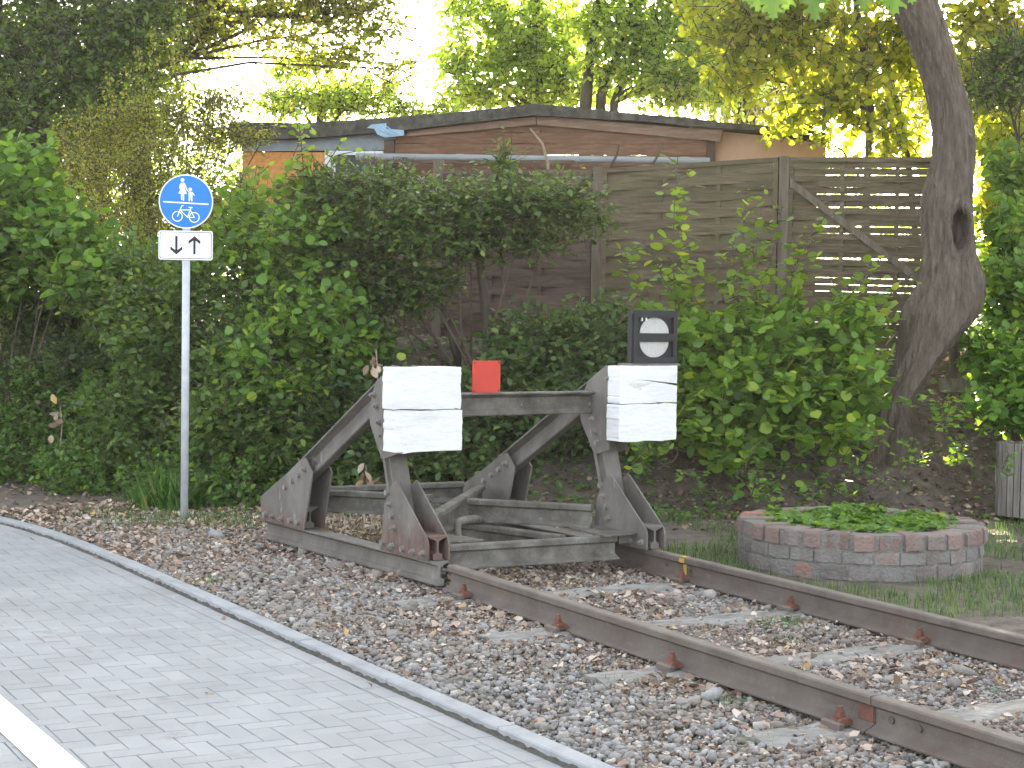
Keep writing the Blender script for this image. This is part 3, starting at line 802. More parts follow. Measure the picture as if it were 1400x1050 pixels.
# ------------------------------------------------------------------ slatted litter bin
bq = P(1402, 697, 14.3); bc3 = (bq[0], bq[1], float(ground_z(np.array([bq[0]]), np.array([bq[1]]))[0]))
BINZ = -.12
bn = tag(empty('litter_bin', (bq[0], bq[1], BINZ)), 'round litter bin clad in grey weathered wooden slats at the right edge', 'litter bin')
RB = .235
for i in range(26):
    a = 2*math.pi*i/26
    o = MB().box((-.024, -.011, .0), (.024, .011, .60+random.uniform(-.006, .006)), .003).build('slat', M['binwood'], bn)
    o.location = (RB*math.cos(a), RB*math.sin(a), random.uniform(0, .01)); o.rotation_euler = (0, 0, a+math.pi/2)
MB().add(*ringwall(RB-.035, RB-.022, .03, .575, 40)).build('liner', M['liner'], bn)
MB().cyl((0, 0, .03), (0, 0, 1), RB-.03, .3, 30).build('bin_floor', M['black'], bn)

# ------------------------------------------------------------------ fence
GZ = lambda x, y: float(ground_z(np.array([x]), np.array([y]))[0])
fz = {}


def slat_mesh(L_, h_, nb, phase, amp=.013):
    n = nb*4; V = []; F = []
    for i in range(n+1):
        x = L_*i/n; o_ = amp*math.cos(math.pi*nb*i/n+phase*math.pi)
        V += [(x, o_-.004, 0), (x, o_+.004, 0), (x, o_+.004, h_), (x, o_-.004, h_)]
    for i in range(n):
        for e in range(4): F.append((4*i+e, 4*(i+1)+e, 4*(i+1)+(e+1) % 4, 4*i+(e+1) % 4)[::-1])
    F += [(0, 1, 2, 3), tuple(range(4*n, 4*n+4))[::-1]]
    return py_mesh('slat', V, F)


def fence(name, label, A, B, zA, zB, h_, n_sl, sl_h, m, nb=3, frame=True, gap=0.0):
    A = np.array(A[:2]); B = np.array(B[:2]); d = B-A; L_ = np.hypot(*d); ang = math.atan2(d[1], d[0])
    root = tag(empty(name, (A[0], A[1], zA-h_), ang), label, 'fence', 'garden fence panels on the bank')
    slope = math.atan2(zB-zA, L_)
    fr_ = .045
    ms = [slat_mesh(L_-2*fr_, sl_h, nb, 0), slat_mesh(L_-2*fr_, sl_h, nb, 1)]
    for i in range(n_sl):
        o = link('slat', ms[i % 2], root, m); z = fr_+(h_-2*fr_-sl_h)*i/(n_sl-1)
        o.location = (fr_, 0, z+random.uniform(-.003, .003)+gap*random.uniform(-.006, .006)); o.rotation_euler = (0, -slope+random.uniform(-.002, .002), 0)
    for i in range(nb+1) if not frame else range(1, nb):
        x = L_*i/nb
        MB().box((x-.02, -.014+.0, .02), (x+.02, .014, h_-.02)).build('batten', m, root).location = (0, 0, (zB-zA)*i/nb)
    if frame:
        b = MB(); t = zB-zA
        for z0, z1 in ((0, fr_), (h_-fr_, h_)):
            b.prism([(0, z0), (L_, z0+t), (L_, z1+t), (0, z1)], (0, -.022, 0), (1, 0, 0), (0, 0, 1), (0, .044, 0))
        b.prism([(0, fr_), (fr_, fr_), (fr_, h_-fr_), (0, h_-fr_)], (0, -.021, 0), (1, 0, 0), (0, 0, 1), (0, .042, 0))
        b.prism([(L_-fr_, fr_+t), (L_, fr_+t), (L_, h_-fr_+t), (L_-fr_, h_-fr_+t)], (0, -.021, 0), (1, 0, 0), (0, 0, 1), (0, .042, 0))
        b.build('panel_frame', m, root)
    return root


def fpost(q, zt, label, m='post', r0=.045):
    x, y = q[:2]; zb = GZ(x, y)-.3
    o = MB().box((-r0, -r0, zb), (r0, r0, zt), .006).build('fence_post', M[m], None); o.location = (x, y, 0); o.rotation_euler = (0, 0, R(-33))
    return tag(o, label, 'fence post', 'posts of the garden fence')


fA = P(1072, 215, 16.3); fB = P(817, 228, 16.85); fC = P(600, 219, 17.5); fD = P(470, 238, 19.0); fE = P(380, 252, 21.0); fF = P(1312, 215, 15.8)
off3 = np.array([.475, .88, 0])*.0
fpost(fA, fA[2]+.01, 'brown wooden post between the grey panel and the slatted panel')
fpost(fB, fB[2]-.0, 'grey wooden post at the left end of the grey green panel')
fpost(fC, fC[2], 'square fence post standing proud above the dark panels below the shed', r0=.05)
fpost(fD, fD[2], 'short dark fence post below the white shed window', 'fencedark')
fpost(fE, fE[2], 'farthest fence post nearly hidden by leaves below the orange shed wall', 'fencedark')
fpost(fF, fF[2], 'fence post hidden behind the leaning tree trunk')
e_ = (fA-fB)[:2]; e_ /= np.hypot(*e_)
fence('wooden_fence', 'grey green woven wooden fence panel in the middle between two posts', fB[:2]+e_*.06, fA[:2]-e_*.05, fB[2]-.02, fA[2]-.0, 1.78, 21, .094, M['fencewood'], 3)
e2 = (fF-fA)[:2]; e2 /= np.hypot(*e2)
pr_ = fence('wooden_fence', 'see-through fence panel of spaced slats with a diagonal brace beside the tree', fA[:2]+e2*.05, fF[:2]-e2*.05, fA[2]-.0, fF[2]-.0, 1.78, 28, .0605, M['fencewood'], 3, gap=1.0)
Lr = np.hypot(*(fF-fA)[:2])
MB().prism([(.02, 1.50), (.02, 1.58), (1.46, .50), (1.46, .42)], (0, -.046, 0), (1, 0, 0), (0, 0, 1), (0, .02, 0)).build('diagonal_brace', M['post'], pr_)
e3 = (fB-fC)[:2]; e3 /= np.hypot(*e3)
fence('wooden_fence', 'dark brown fence panel behind the layered shrub', fC[:2]+e3*.055, fB[:2]-e3*.05, fC[2]-.10, fB[2]-.03, 1.85, 19, .098, M['fencedark'], 3)
e5 = (fC-fD)[:2]; e5 /= np.hypot(*e5)
fence('wooden_fence', 'dark fence panel receding left of the tall post', fD[:2]+e5*.05, fC[:2]-e5*.05, fD[2]-.08, fC[2]-.16, 1.8, 18, .094, M['fencedark'], 3)
e6 = (fD-fE)[:2]; e6 /= np.hypot(*e6)
fence('wooden_fence', 'farthest dark fence panel below the orange shed wall', fE[:2]+e6*.05, fD[:2]-e6*.05, fE[2]-.06, fD[2]-.08, 1.8, 18, .094, M['fencedark'], 3)

# ------------------------------------------------------------------ shed behind the fence
SA = P(735, 158, 22.0); sd = np.array([.806, -.592, 0]); sd /= np.linalg.norm(sd); sn = np.array([-sd[1]*-1, -sd[0]*1, 0])
sn = np.array([-.592, -.806, 0]); sn /= np.linalg.norm(sn)           # outwards, towards the camera
shed = tag(empty('shed', (SA[0], SA[1], 1.2), math.atan2(sd[1], sd[0])), 'brown timber shed with a low mossy felt roof behind the fence', 'shed')
# shed-local: x along the front, -y outwards, z above 1.2


def shz(px, py):
    """local (x, z) on the front wall plane of the photo pixel"""
    a = P(px, py, 1.0)-CAM; t = ((SA-CAM)@sn)/(a@sn); q_ = CAM+a*t
    return float((q_-SA)@sd), float(q_[2]-1.2)


def poly_sh(pts): return [shz(*p) for p in pts]


roofL = [(732, 159), (658, 168), (557, 180), (420, 187), (325, 188)]
# boards, left and right of the central joint
top_at = lambda x: np.interp(x, *zip(*sorted(poly_sh([(325, 176), (540, 176), (735, 162), (940, 182), (986, 190)]))))
xl = shz(540, 200)[0]; xm = shz(740, 200)[0]; xr = shz(966, 200)[0]
hb_ = .142; z = .05
while z < 2.9:
    for x0, x1 in ((xl, xm-.003), (xm+.003, xr)):
        n = 8; xs = np.linspace(x0, x1, n+1); z1 = [min(z+hb_-.004, top_at(x)) for x in xs]; z0 = [min(z, a) for a in z1]
        if max(np.array(z1)-np.array(z0)) < .02: continue
        ok = [i for i in range(n+1) if z1[i]-z0[i] > .004]
        if len(ok) < 2: continue
        i0, i1 = ok[0], ok[-1]
        pol = [(xs[i], z0[i]+random.uniform(-.004, .004)) for i in range(i0, i1+1)]+[(xs[i], z1[i]) for i in range(i1, i0-1, -1)]
        yj = random.uniform(0, .012)
        b = MB().prism(pol, (0, .0-yj, 0), (1, 0, 0), (0, 0, 1), (0, .022, 0)).build('board', M['shedboard'], shed)
    z += hb_
MB().box((xl, .03, 0), (xr, .06, 2.2)).build('wall', M['darkbark'], shed)
# side and rear walls under the roof
XL0 = shz(325, 200)[0]; XR0 = shz(1120, 200)[0]
wl = MB(); wl.box((XL0+.02, .2, 0), (XR0-.02, .25, 2.25)); wl.box((XL0, .25, 0), (XL0+.05, 4.5, 2.45)); wl.box((XR0-.05, .25, 0), (XR0, 4.5, 2.45)); wl.box((XL0, 4.5, 0), (XR0, 4.55, 2.6)); wl.build('wall', M['shedboard'], shed)
# corner posts
cp = MB(); a0 = shz(526, 200)[0]; cp.box((a0, -.04, 0), (a0+.13, .02, shz(533, 192)[1])); cp.build('corner_post', M['fencedark'], shed)
a0 = shz(967, 200)[0]; MB().box((a0, -.035, 0), (a0+.10, .02, shz(970, 193)[1])).build('corner_post', M['fencedark'], shed)
# orange chipboard wall with window, left
o1, o2 = shz(330, 210), shz(527, 208)
wx0, wz1 = shz(444, 206); wx1, wz0 = shz(523, 262)
ow = MB(); yb0 = .035
ow.box((o1[0], yb0, 0), (wx0, yb0+.02, o2[1])); ow.box((wx1, yb0, 0), (o2[0], yb0+.02, o2[1])); ow.box((wx0, yb0, 0), (wx1, yb0+.02, wz0)); ow.box((wx0, yb0, wz1), (wx1, yb0+.02, o2[1]))
ow.build('wall', M['osb'], shed)
wf = MB(); t_ = .075
wf.box((wx0, yb0-.03, wz0), (wx0+t_, yb0+.03, wz1)); wf.box((wx1-t_, yb0-.03, wz0), (wx1, yb0+.03, wz1)); wf.box((wx0+t_, yb0-.029, wz0), (wx1-t_, yb0+.029, wz0+t_)); wf.box((wx0+t_, yb0-.029, wz1-t_*.7), (wx1-t_, yb0+.029, wz1))
wf.box((wx0+t_+.012, yb0-.012, wz0+t_), (wx0+t_+.06, yb0+.025, wz1-t_*.7))
wo = wf.build('window', M['pvc'], shed)
MB().box((wx0+t_, yb0+.005, wz0+t_), (wx1-t_, yb0+.012, wz1-t_*.7)).build('pane', M['glass'], wo)
MB().prism(poly_sh([(330, 207), (330, 190), (540, 180), (540, 190), (528, 205)]), (0, .0, 0), (1, 0, 0), (0, 0, 1), (0, .03, 0)).build('flashing', M['flashing'], shed)
# plywood wall at the right, with a little step back
MB().prism(poly_sh([(972, 262), (972, 177), (1062, 186), (1130, 196), (1130, 262)]), (0, .10, 0), (1, 0, 0), (0, 0, 1), (0, .02, 0)).build('wall', M['ply'], shed)
# fascia boards
MB().prism(poly_sh([(558, 179.5), (733.5, 158.5), (733.5, 171), (558, 187)]), (0, -.05, 0), (1, 0, 0), (0, 0, 1), (0, .03, 0)).build('fascia', M['fascia'], shed)
MB().prism(poly_sh([(735, 158.5), (960, 177), (960, 192), (735, 171)]), (0, -.05, 0), (1, 0, 0), (0, 0, 1), (0, .03, 0)).build('fascia', M['fascia'], shed)
MB().prism(poly_sh([(938, 172), (988, 177), (988, 186), (956, 183)]), (0, -.075, 0), (1, 0, 0), (0, 0, 1), (0, .024, 0)).build('fascia', M['fascia'], shed)
MB().prism(poly_sh([(940, 180), (985, 186), (985, 195), (956, 191)]), (0, -.085, 0), (1, 0, 0), (0, 0, 1), (0, .024, 0)).build('fascia', M['fascia'], shed)
# roof: front edge outline extruded backwards
ro = poly_sh([(318, 168), (420, 170.5), (532, 163), (600, 158), (658, 152.5), (733, 144.5), (800, 150), (880, 157.5), (940, 161.5), (988, 169), (1066, 176), (1130, 184)])
lo = poly_sh([(1130, 190), (1066, 181), (988, 178), (940, 172.5), (880, 167.5), (800, 163), (733, 159), (658, 167.5), (600, 174), (540, 181), (420, 191), (318, 193)])
xs_, zs_ = zip(*ro)
V = []; F = []
full = ro+lo; n = len(full)
for y in (-.16, .35, 1.5, 3.0, 4.8): V += [(x, y, zz_+rb2.normal(0, .006)) for x, zz_ in full]
for kk in range(4):
    for i in range(n): F.append((kk*n+i, kk*n+(i+1) % n, (kk+1)*n+(i+1) % n, (kk+1)*n+i))
F += [tuple(range(n))[::-1], tuple(range(4*n, 5*n))]
rf = MB().add(V, [f[::-1] for f in F]).build('roof', M['felt'], shed)
# moss cushions along the roof edge
mo = MB()
for i in range(90):
    x = rb2.uniform(ro[4][0], ro[-1][0]); z_ = np.interp(x, xs_, zs_); r0 = rb2.uniform(.012, .035)
    c_ = np.array([x, -.14+rb2.uniform(0, .5), z_-.004])
    ringp = [(c_+(r0*1.8*math.cos(t), r0*1.8*math.sin(t), 0)) for t in np.linspace(0, 2*math.pi, 7)[:-1]]
    mo.add(ringp+[c_+(0, 0, r0*.8)], [(j, (j+1) % 6, 6) for j in range(6)])
mo.build('moss', M['moss'], rf)
# blue tarpaulin flap
tp = [(512, 172.5), (532, 170.5), (532, 178), (556, 180), (556, 187), (530, 190), (520, 186), (516, 178), (506, 177)]
MB().prism(poly_sh(tp), (0, -.185, 0), (1, 0, 0), (0, 0, 1), (0, .012, 0)).build('tarpaulin', M['tarp'], shed)
tq = poly_sh(tp); tf = MB()
for (a, b) in ((.15, .8), (.3, .55), (.45, .9)):
    tf.tube([(tq[0][0]+.22*a*2, -.187, tq[0][1]-.02), (tq[0][0]+.25*a*2+.05, -.192, tq[0][1]-.08), (tq[0][0]+.45*b, -.187, tq[5][1]+.02)], [.006, .011, .006], 6)
tf.build('fold', M['tarp'], shed)
# grey pipe running along the front
p0, p1 = shz(500, 216), shz(972, 219)
pp = MB(); pp.tube([(p0[0], -.55, p0[1]-.03), (p1[0], -.55, p1[1]-.06)], .042, 14)
for f in (.3, .62, .93): x = p0[0]+(p1[0]-p0[0])*f; pp.tube([(x-.05, -.55, p0[1]-.03+(p1[1]-.03-p0[1])*f), (x+.05, -.55, p0[1]-.03+(p1[1]-.03-p0[1])*f)], .049, 14)
pp.build('drain_pipe', M['pipe'], shed, smooth=False)
xa, xb = shz(505, 224)[0], shz(792, 223)[0]
rl = MB().box((xa, -.60, shz(600, 229)[1]), (xb, -.52, shz(600, 224)[1])).build('rail_board', M['fencedark'], shed)
for (a, b, c, label) in (((725, 176), (738, 196), (749, 222), 'pale bent dead branch leaning on the shed wall under the roof peak'), ((846, 198), (840, 212), (832, 232), 'thin dark stick leaning above the middle of the grey pipe'),
                         ((902, 196), (897, 210), (893, 224), 'thin bare twig leaning on the shed right of the dark stick')):
    pts_ = [P(*q_, 20.9) for q_ in (a, b, c)]; pts_.append(np.array([pts_[-1][0], pts_[-1][1], 1.3]))
    pts_[1] = pts_[1]+.03*sd
    o = MB().tube(pts_, [.010, .016, .020, .024], 6).build('dead_branch', M['deadtwig'] if 'pale' in label else M['twig'], None, smooth=True)
    tag(o, label, 'branch')

# ------------------------------------------------------------------ foliage toolkit
T = {}
T['quad'] = (np.array([(0, 0, 0), (-.30, .48, .07), (0, 1, -.04), (.30, .48, .07)]), [(0, 3, 2), (0, 2, 1)])
T['oval'] = (np.array([(0, 0, 0), (.24, .22, .05), (.33, .5, .06), (.2, .8, .02), (0, 1.02, -.08), (-.2, .8, .02), (-.33, .5, .06), (-.24, .22, .05), (0, .5, 0)]),
             [(0, 1, 2, 8), (8, 2, 3, 4), (0, 8, 6, 7), (8, 4, 5, 6)])
T['round'] = (np.array([(0, 0, 0), (.30, .06, .03), (.47, .34, .06), (.43, .66, .05), (.22, .9, .01), (0, 1.03, -.05), (-.22, .9, .01), (-.43, .66, .05), (-.47, .34, .06), (-.30, .06, .03), (0, .5, 0)]),
              [(0, 1, 2, 10), (10, 2, 3, 4, 5), (0, 10, 8, 9), (10, 5, 6, 7, 8)])
_a = [(0, 0), (.12, .05), (.42, .0), (.33, .2), (.55, .42), (.34, .45), (.3, .62), (.14, .6), (0, 1)]
T['lobed'] = (np.array([(x, y, .10*abs(x)-.06*y*y) for x, y in _a]+[(-x, y, .10*abs(x)-.06*y*y) for x, y in _a[1:-1]][::-1]), [tuple(range(9))+(0,) if False else tuple(range(9)), (0, 8)+tuple(range(9, 16))])
_o = [(0, 0), (.03, .10), (.10, .14), (.22, .12), (.14, .24), (.20, .30), (.38, .34), (.48, .46), (.33, .42), (.16, .46), (.16, .54), (.36, .66), (.36, .78), (.26, .70), (.12, .70), (.14, .82), (.17, .92), (.06, .88), (0, 1.0)]
T['oak'] = (np.array([(x, y, .14*abs(x)-.10*y*y) for x, y in _o]+[(-x, y, .14*abs(x)-.10*y*y) for x, y in _o[1:-1]][::-1]), [tuple(range(19)), (0, 18)+tuple(range(19, 36))])
T['narrow'] = (np.array([(0, 0, 0), (-.16, .4, .03), (0, 1, -.10), (.16, .4, .03)]), [(0, 3, 2), (0, 2, 1)])


def unit(a): return a/(np.linalg.norm(a, axis=-1, keepdims=True)+1e-9)


def leaf_arrays(Pn, A, Nn, Sz, tmpl):
    """leaves at Pn with axis A, normal Nn, length Sz -> vertices, loops, starts"""
    tv, tf = T[tmpl]
    A = unit(A); X_ = unit(np.cross(A, Nn)); Z_ = np.cross(X_, A)
    Vv = Pn[:, None, :]+Sz[:, None, None]*(tv[None, :, 0:1]*X_[:, None, :]+tv[None, :, 1:2]*A[:, None, :]+tv[None, :, 2:3]*Z_[:, None, :])
    n, m_ = len(Pn), len(tv)
    flat_ = np.concatenate([np.array(f) for f in tf]); lens = np.array([len(f) for f in tf]); st = np.concatenate([[0], np.cumsum(lens)[:-1]])
    loops = (np.arange(n)[:, None]*m_+flat_[None]).ravel(); starts = (np.arange(n)[:, None]*len(flat_)+st[None]).ravel()
    return Vv.reshape(-1, 3), loops, starts


def leaf_obj(name, Pn, A, Nn, Sz, tmpl, m, parent=None):
    V, l, s_ = leaf_arrays(Pn, A, Nn, Sz, tmpl)
    return link(name, raw_mesh(name, V, l, s_), parent, m)


def prisms(name, A, B, r0, r1, m, parent=None):
    """thin three-sided twigs from A to B"""
    d = unit(B-A); x = unit(np.cross(d, np.array([.3, .5, .81]))); y = np.cross(d, x); n = len(A); V = np.zeros((n, 6, 3))
    for j in range(3):
        c, s_ = math.cos(2.094*j), math.sin(2.094*j); o_ = c*x+s_*y
        V[:, j] = A+o_*np.asarray(r0)[..., None]; V[:, 3+j] = B+o_*np.asarray(r1)[..., None]
    fl = np.array([0, 1, 4, 3, 1, 2, 5, 4, 2, 0, 3, 5])
    loops = (np.arange(n)[:, None]*6+fl).ravel(); starts = np.arange(n*3)*4
    return link(name, raw_mesh(name, V.reshape(-1, 3), loops, starts), parent, m)


def sample_blobs(blobs, n, g, shell=.5):
    """points in a set of ellipsoids (centre, radii), biased to the outer part; also the outward direction"""
    w_ = np.array([b[1][0]*b[1][1]*b[1][2] for b in blobs])**.8; w_ /= w_.sum()
    k_ = g.choice(len(blobs), n, p=w_); c_ = np.array([b[0] for b in blobs])[k_]; r_ = np.array([b[1] for b in blobs])[k_]
    d = unit(g.normal(size=(n, 3))); rr = (shell**3+(1-shell**3)*g.random(n))**(1/3)*(.9+.2*g.random(n))
    return c_+d*r_*rr[:, None], d


def twigs(g, P0, D0, L0, per, size, up=.35, spread=.8, flat=.55, droop=.15):
    """leaf frames set alternately along straight twigs"""
    n = len(P0); t = (np.arange(per)+.6)/per
    B = P0+D0*L0[:, None]
    pos = P0[:, None]+D0[:, None]*(L0[:, None]*t[None])[..., None]
    side = unit(np.cross(D0, np.array([0, 0, 1.])+g.normal(0, .3, (n, 3))))
    sg = np.where(np.arange(per) % 2 == 0, 1., -1.)[None, :, None]
    A = D0[:, None]*.55+side[:, None]*sg*spread+g.normal(0, .28, (n, per, 3)); A[..., 2] -= droop
    Nn = np.array([0, 0, 1.])+g.normal(0, flat, (n, per, 3))
    pos = pos+g.normal(0, .012, pos.shape)
    Sz = size*(.6+.6*g.random((n, per)))*(1-.35*(t[None]-.5))
    return pos.reshape(-1, 3), A.reshape(-1, 3), Nn.reshape(-1, 3), Sz.ravel(), B


def vpix(Pn):
    d = Pn-CAM; z = d@FW
    return 700+FPX*(d@RT)/z, 525-FPX*(d@UP)/z, z


leafmesh = {}


def single_leaves(root, Pn, A, Nn, Sz, tmpl, m, k_):
    """the k nearest leaves inside the frame become parts of their own; returns the mask of the rest"""
    if k_ <= 0: return np.ones(len(Pn), bool)
    u_, v_, z = vpix(Pn); ok = (u_ > 5) & (u_ < 1395) & (v_ > 5) & (v_ < 1045)
    score = np.where(ok, Sz/z, -1)*(1+.0*z); near = np.where(ok, z, 1e9)
    order = np.argsort(near/Sz**.7)[:k_]
    order = order[near[order] < 1e8]
    key = (tmpl, m.name)
    if key not in leafmesh:
        tv, tf = T[tmpl]; leafmesh[key] = py_mesh('leaf', tv, [tuple(f) for f in tf]); leafmesh[key].materials.append(m)
    o0 = np.array(root.location)
    for i in order:
        a = A[i]/np.linalg.norm(A[i]); x = np.cross(a, Nn[i]); x /= np.linalg.norm(x); z_ = np.cross(x, a)
        o = link('leaf', leafmesh[key], root)
        mm = Matrix(((x[0], a[0], z_[0]), (x[1], a[1], z_[1]), (x[2], a[2], z_[2]))).to_4x4()
        o.matrix_local = Matrix.Translation(Vector(Pn[i]-o0)) @ mm @ Matrix.Scale(Sz[i], 4)
    mask = np.ones(len(Pn), bool); mask[order] = False
    return mask


def plant(name, label, cat, base, blobs, n_tw, per, size, tmpl, m, seed, group=None, Lt=.35, stems=None, bark='twig', shell=.5, up=.5, singles=0, flat=.55, stem_r=.014, trunk=None, droop=.15,
          twig_r=.0025, keep=None, foliage='foliage', spread=.8):
    """a shrub or tree: foliage of leaves on twigs filling blobs, plus stems from the base to the blobs"""
    g = np.random.default_rng(seed); base = np.asarray(base, float)
    root = tag(empty(name, base), label, cat, group)
    P0, d = sample_blobs(blobs, n_tw, g, shell)
    D0 = unit(d*.8+g.normal(0, .55, d.shape)+np.array([0, 0, up]))
    L0 = Lt*(.6+.8*g.random(n_tw))
    P0 = P0-D0*L0[:, None]*.6
    pos, A, Nn, Sz, B = twigs(g, P0, D0, L0, per, size, flat=flat, droop=droop, spread=spread)
    if keep is not None:
        kk = keep(pos); pos, A, Nn, Sz = pos[kk], A[kk], Nn[kk], Sz[kk]
    mk = single_leaves(root, pos, A, Nn, Sz, tmpl, m, singles)
    tag(leaf_obj(foliage, pos[mk]-base, A[mk], Nn[mk], Sz[mk], tmpl, m, root), kind='stuff')
    tw = prisms('twigs', P0-base, B-base, np.full(n_tw, twig_r*1.6), np.full(n_tw, twig_r*.7), M[bark], root); tag(tw, kind='stuff')
    # stems
    st = MB(); k_ = stems if stems is not None else max(3, len(blobs)*2)
    for i in range(k_):
        bl_ = blobs[i % len(blobs)]; tgt = np.array(bl_[0])+g.normal(0, .35, 3)*np.array(bl_[1]); s0 = base+np.array([g.normal(0, .10), g.normal(0, .10), 0])-(0, 0, .1)
        mid = (s0+tgt)/2+g.normal(0, .08, 3)+np.array([0, 0, .1*np.linalg.norm(tgt-s0)])
        tt = np.linspace(0, 1, 7)[:, None]; cur = (1-tt)**2*s0+2*tt*(1-tt)*mid+tt**2*tgt-base
        st.tube(cur, list(np.linspace(stem_r, stem_r*.35, 7)), 6)
    if k_: st.build('stem', M[bark], root, smooth=True)
    if trunk:
        pts_, rad = trunk; MB().tube([np.asarray(p)-base for p in pts_], rad, 12).build('trunk', M['darkbark'] if bark == 'twig' else M[bark], root, smooth=True)
    return root


def blob(px, py, D, rx, ry, rz): return (P(px, py, D), (rx, ry, rz))


def gbase(px, py, D):
    q_ = P(px, py, D); return np.array([q_[0], q_[1], GZ(q_[0], q_[1])-.03])
#FOLIAGE
# ------------------------------------------------------------------ ballast stones, litter, grass
ph_ = (1+5**.5)/2
ICO = unit(np.array([(-1, ph_, 0), (1, ph_, 0), (-1, -ph_, 0), (1, -ph_, 0), (0, -1, ph_), (0, 1, ph_), (0, -1, -ph_), (0, 1, -ph_), (ph_, 0, -1), (ph_, 0, 1), (-ph_, 0, -1), (-ph_, 0, 1)], float))
ICOF = np.array([(0, 11, 5), (0, 5, 1), (0, 1, 7), (0, 7, 10), (0, 10, 11), (1, 5, 9), (5, 11, 4), (11, 10, 2), (10, 7, 6), (7, 1, 8), (3, 9, 4), (3, 4, 2), (3, 2, 6), (3, 6, 8), (3, 8, 9), (4, 9, 5), (2, 4, 11), (6, 2, 10), (8, 6, 7), (9, 8, 1)])


def rocks(name, Pn, r, m, g, label=None):
    n = len(Pn)
    v = ICO[None]*(1+g.uniform(-.38, .38, (n, 12, 1)))+g.normal(0, .10, (n, 12, 3))
    v = np.clip(v, -.50, .50)*1.6
    v = v*np.stack([g.uniform(.8, 1.35, n), g.uniform(.65, 1.05, n), g.uniform(.45, .8, n)], 1)[:, None]
    a = g.uniform(0, 6.28, n); tl = g.normal(0, .35, n)
    x = v[..., 0]; z = v[..., 2]; v = np.stack([x*np.cos(tl)[:, None]+z*np.sin(tl)[:, None], v[..., 1], -x*np.sin(tl)[:, None]+z*np.cos(tl)[:, None]], -1)
    x = v[..., 0]; y = v[..., 1]; v = np.stack([x*np.cos(a)[:, None]-y*np.sin(a)[:, None], x*np.sin(a)[:, None]+y*np.cos(a)[:, None], v[..., 2]], -1)
    v = v*r[:, None, None]+Pn[:, None]
    F = (np.arange(n)[:, None, None]*12+ICOF[None]).reshape(-1, 3)
    return tag(link(name, raw_mesh(name, v.reshape(-1, 3), F.ravel(), np.arange(len(F))*3), None, m), kind='stuff')


g = np.random.default_rng(21)
N = 36000
y = 4.1+(13.4-4.1)*g.random(N)**1.15; x = g.uniform(-2.1, 1.05, N)
kx = kerb_x(y)
far = y > 11.6
ok = (x > kx+.015) & (~far | (x < -.2+g.normal(0, .3, N)))
ok &= ~((np.abs(x-XL) < .07) & (y < 11.7)) & ~((np.abs(x-XR) < .07) & (y < 11.7))
inner = np.abs(x) < .66
sl_ = np.min(np.abs(y[:, None]-np.array(SLY)[None]), 1)
ok &= ~(inner & (sl_ < .118) & (g.random(N) < .90))
ok &= ~((np.abs(np.abs(x)-.75) < .18) & (sl_ < .09))
out_ = (x < -.9) & (x > -1.28) & (sl_ < .11); ok &= ~(out_ & (g.random(N) < .15))
ok &= ~((y > 9.3) & (x > -.7) & (g.random(N) < .45))
x, y = x[ok], y[ok]; n = len(x)
r = .0092+.0135*g.random(n)**1.6+(g.random(n) < .05)*.016*g.random(n)
lum = vnoise(x, y, .9, 8); r *= .8+.4*lum
small = (x > .1) & (y < 6.2); r[small] *= .75
z = -.176+r*.28+g.uniform(-.004, .008, n)+.012*(vnoise(x, y, 2.3, 6)-.4)
z = np.where(x < -1.0, z+.004, z)
ng = 26000; xg = g.uniform(-2.1, 1.05, ng); yg = 4.1+9.2*g.random(ng)**1.2; kg = (xg > kerb_x(yg)+.01) & ((yg < 11.5) | (xg < -.3)) & ~((np.abs(xg) < .68) & (np.min(np.abs(yg[:, None]-np.array(SLY)[None]), 1) < .12) & (g.random(ng) < .86))
xg, yg = xg[kg], yg[kg]; rg = g.uniform(.005, .0105, len(xg))
x, y, z, r = np.concatenate([x, xg]), np.concatenate([y, yg]), np.concatenate([z, np.full(len(xg), -.169)+g.uniform(-.004, .004, len(xg))]), np.concatenate([r, rg])
rocks('ballast', np.stack([x, y, z], 1), r, M['stone'], g)
# a few big stones lying on top, each a thing that can be picked out
big = [((-.85+.0, 11.0), .075), ((-1.03, 10.2), .06), ((-.95, 9.75), .06), ((-1.25, 11.95), .055), ((-1.42, 12.2), .05), ((-1.0, 10.9), .05), ((.42, 6.05), .05), ((.18, 5.85), .045), ((.58, 8.35), .048), ((-.98, 6.1), .065)]
x = np.array([b[0][0] for b in big]); y = np.array([b[0][1] for b in big]); r = np.array([b[1] for b in big])
rocks('large_stones', np.stack([x, y, np.full(len(x), -.15)], 1), r, M['stone'], g)


def litter(name, x, y, z, size, g, flatn=.45, m='litter'):
    n = len(x); a = g.uniform(0, 6.28, n)
    A = np.stack([np.cos(a), np.sin(a), g.normal(0, .35, n)], 1); Nn = np.array([0, 0, 1.])+g.normal(0, flatn, (n, 3))
    V, l, s_ = leaf_arrays(np.stack([x, y, z], 1), A, Nn, size, 'oval')
    V = V.reshape(n, -1, 3); c_ = V.mean(1, keepdims=True); V = V+g.normal(0, 1, V.shape)*size[:, None, None]*.07
    o = link(name, raw_mesh(name, V.reshape(-1, 3), l, s_), None, M[m])
    return tag(o, kind='stuff')


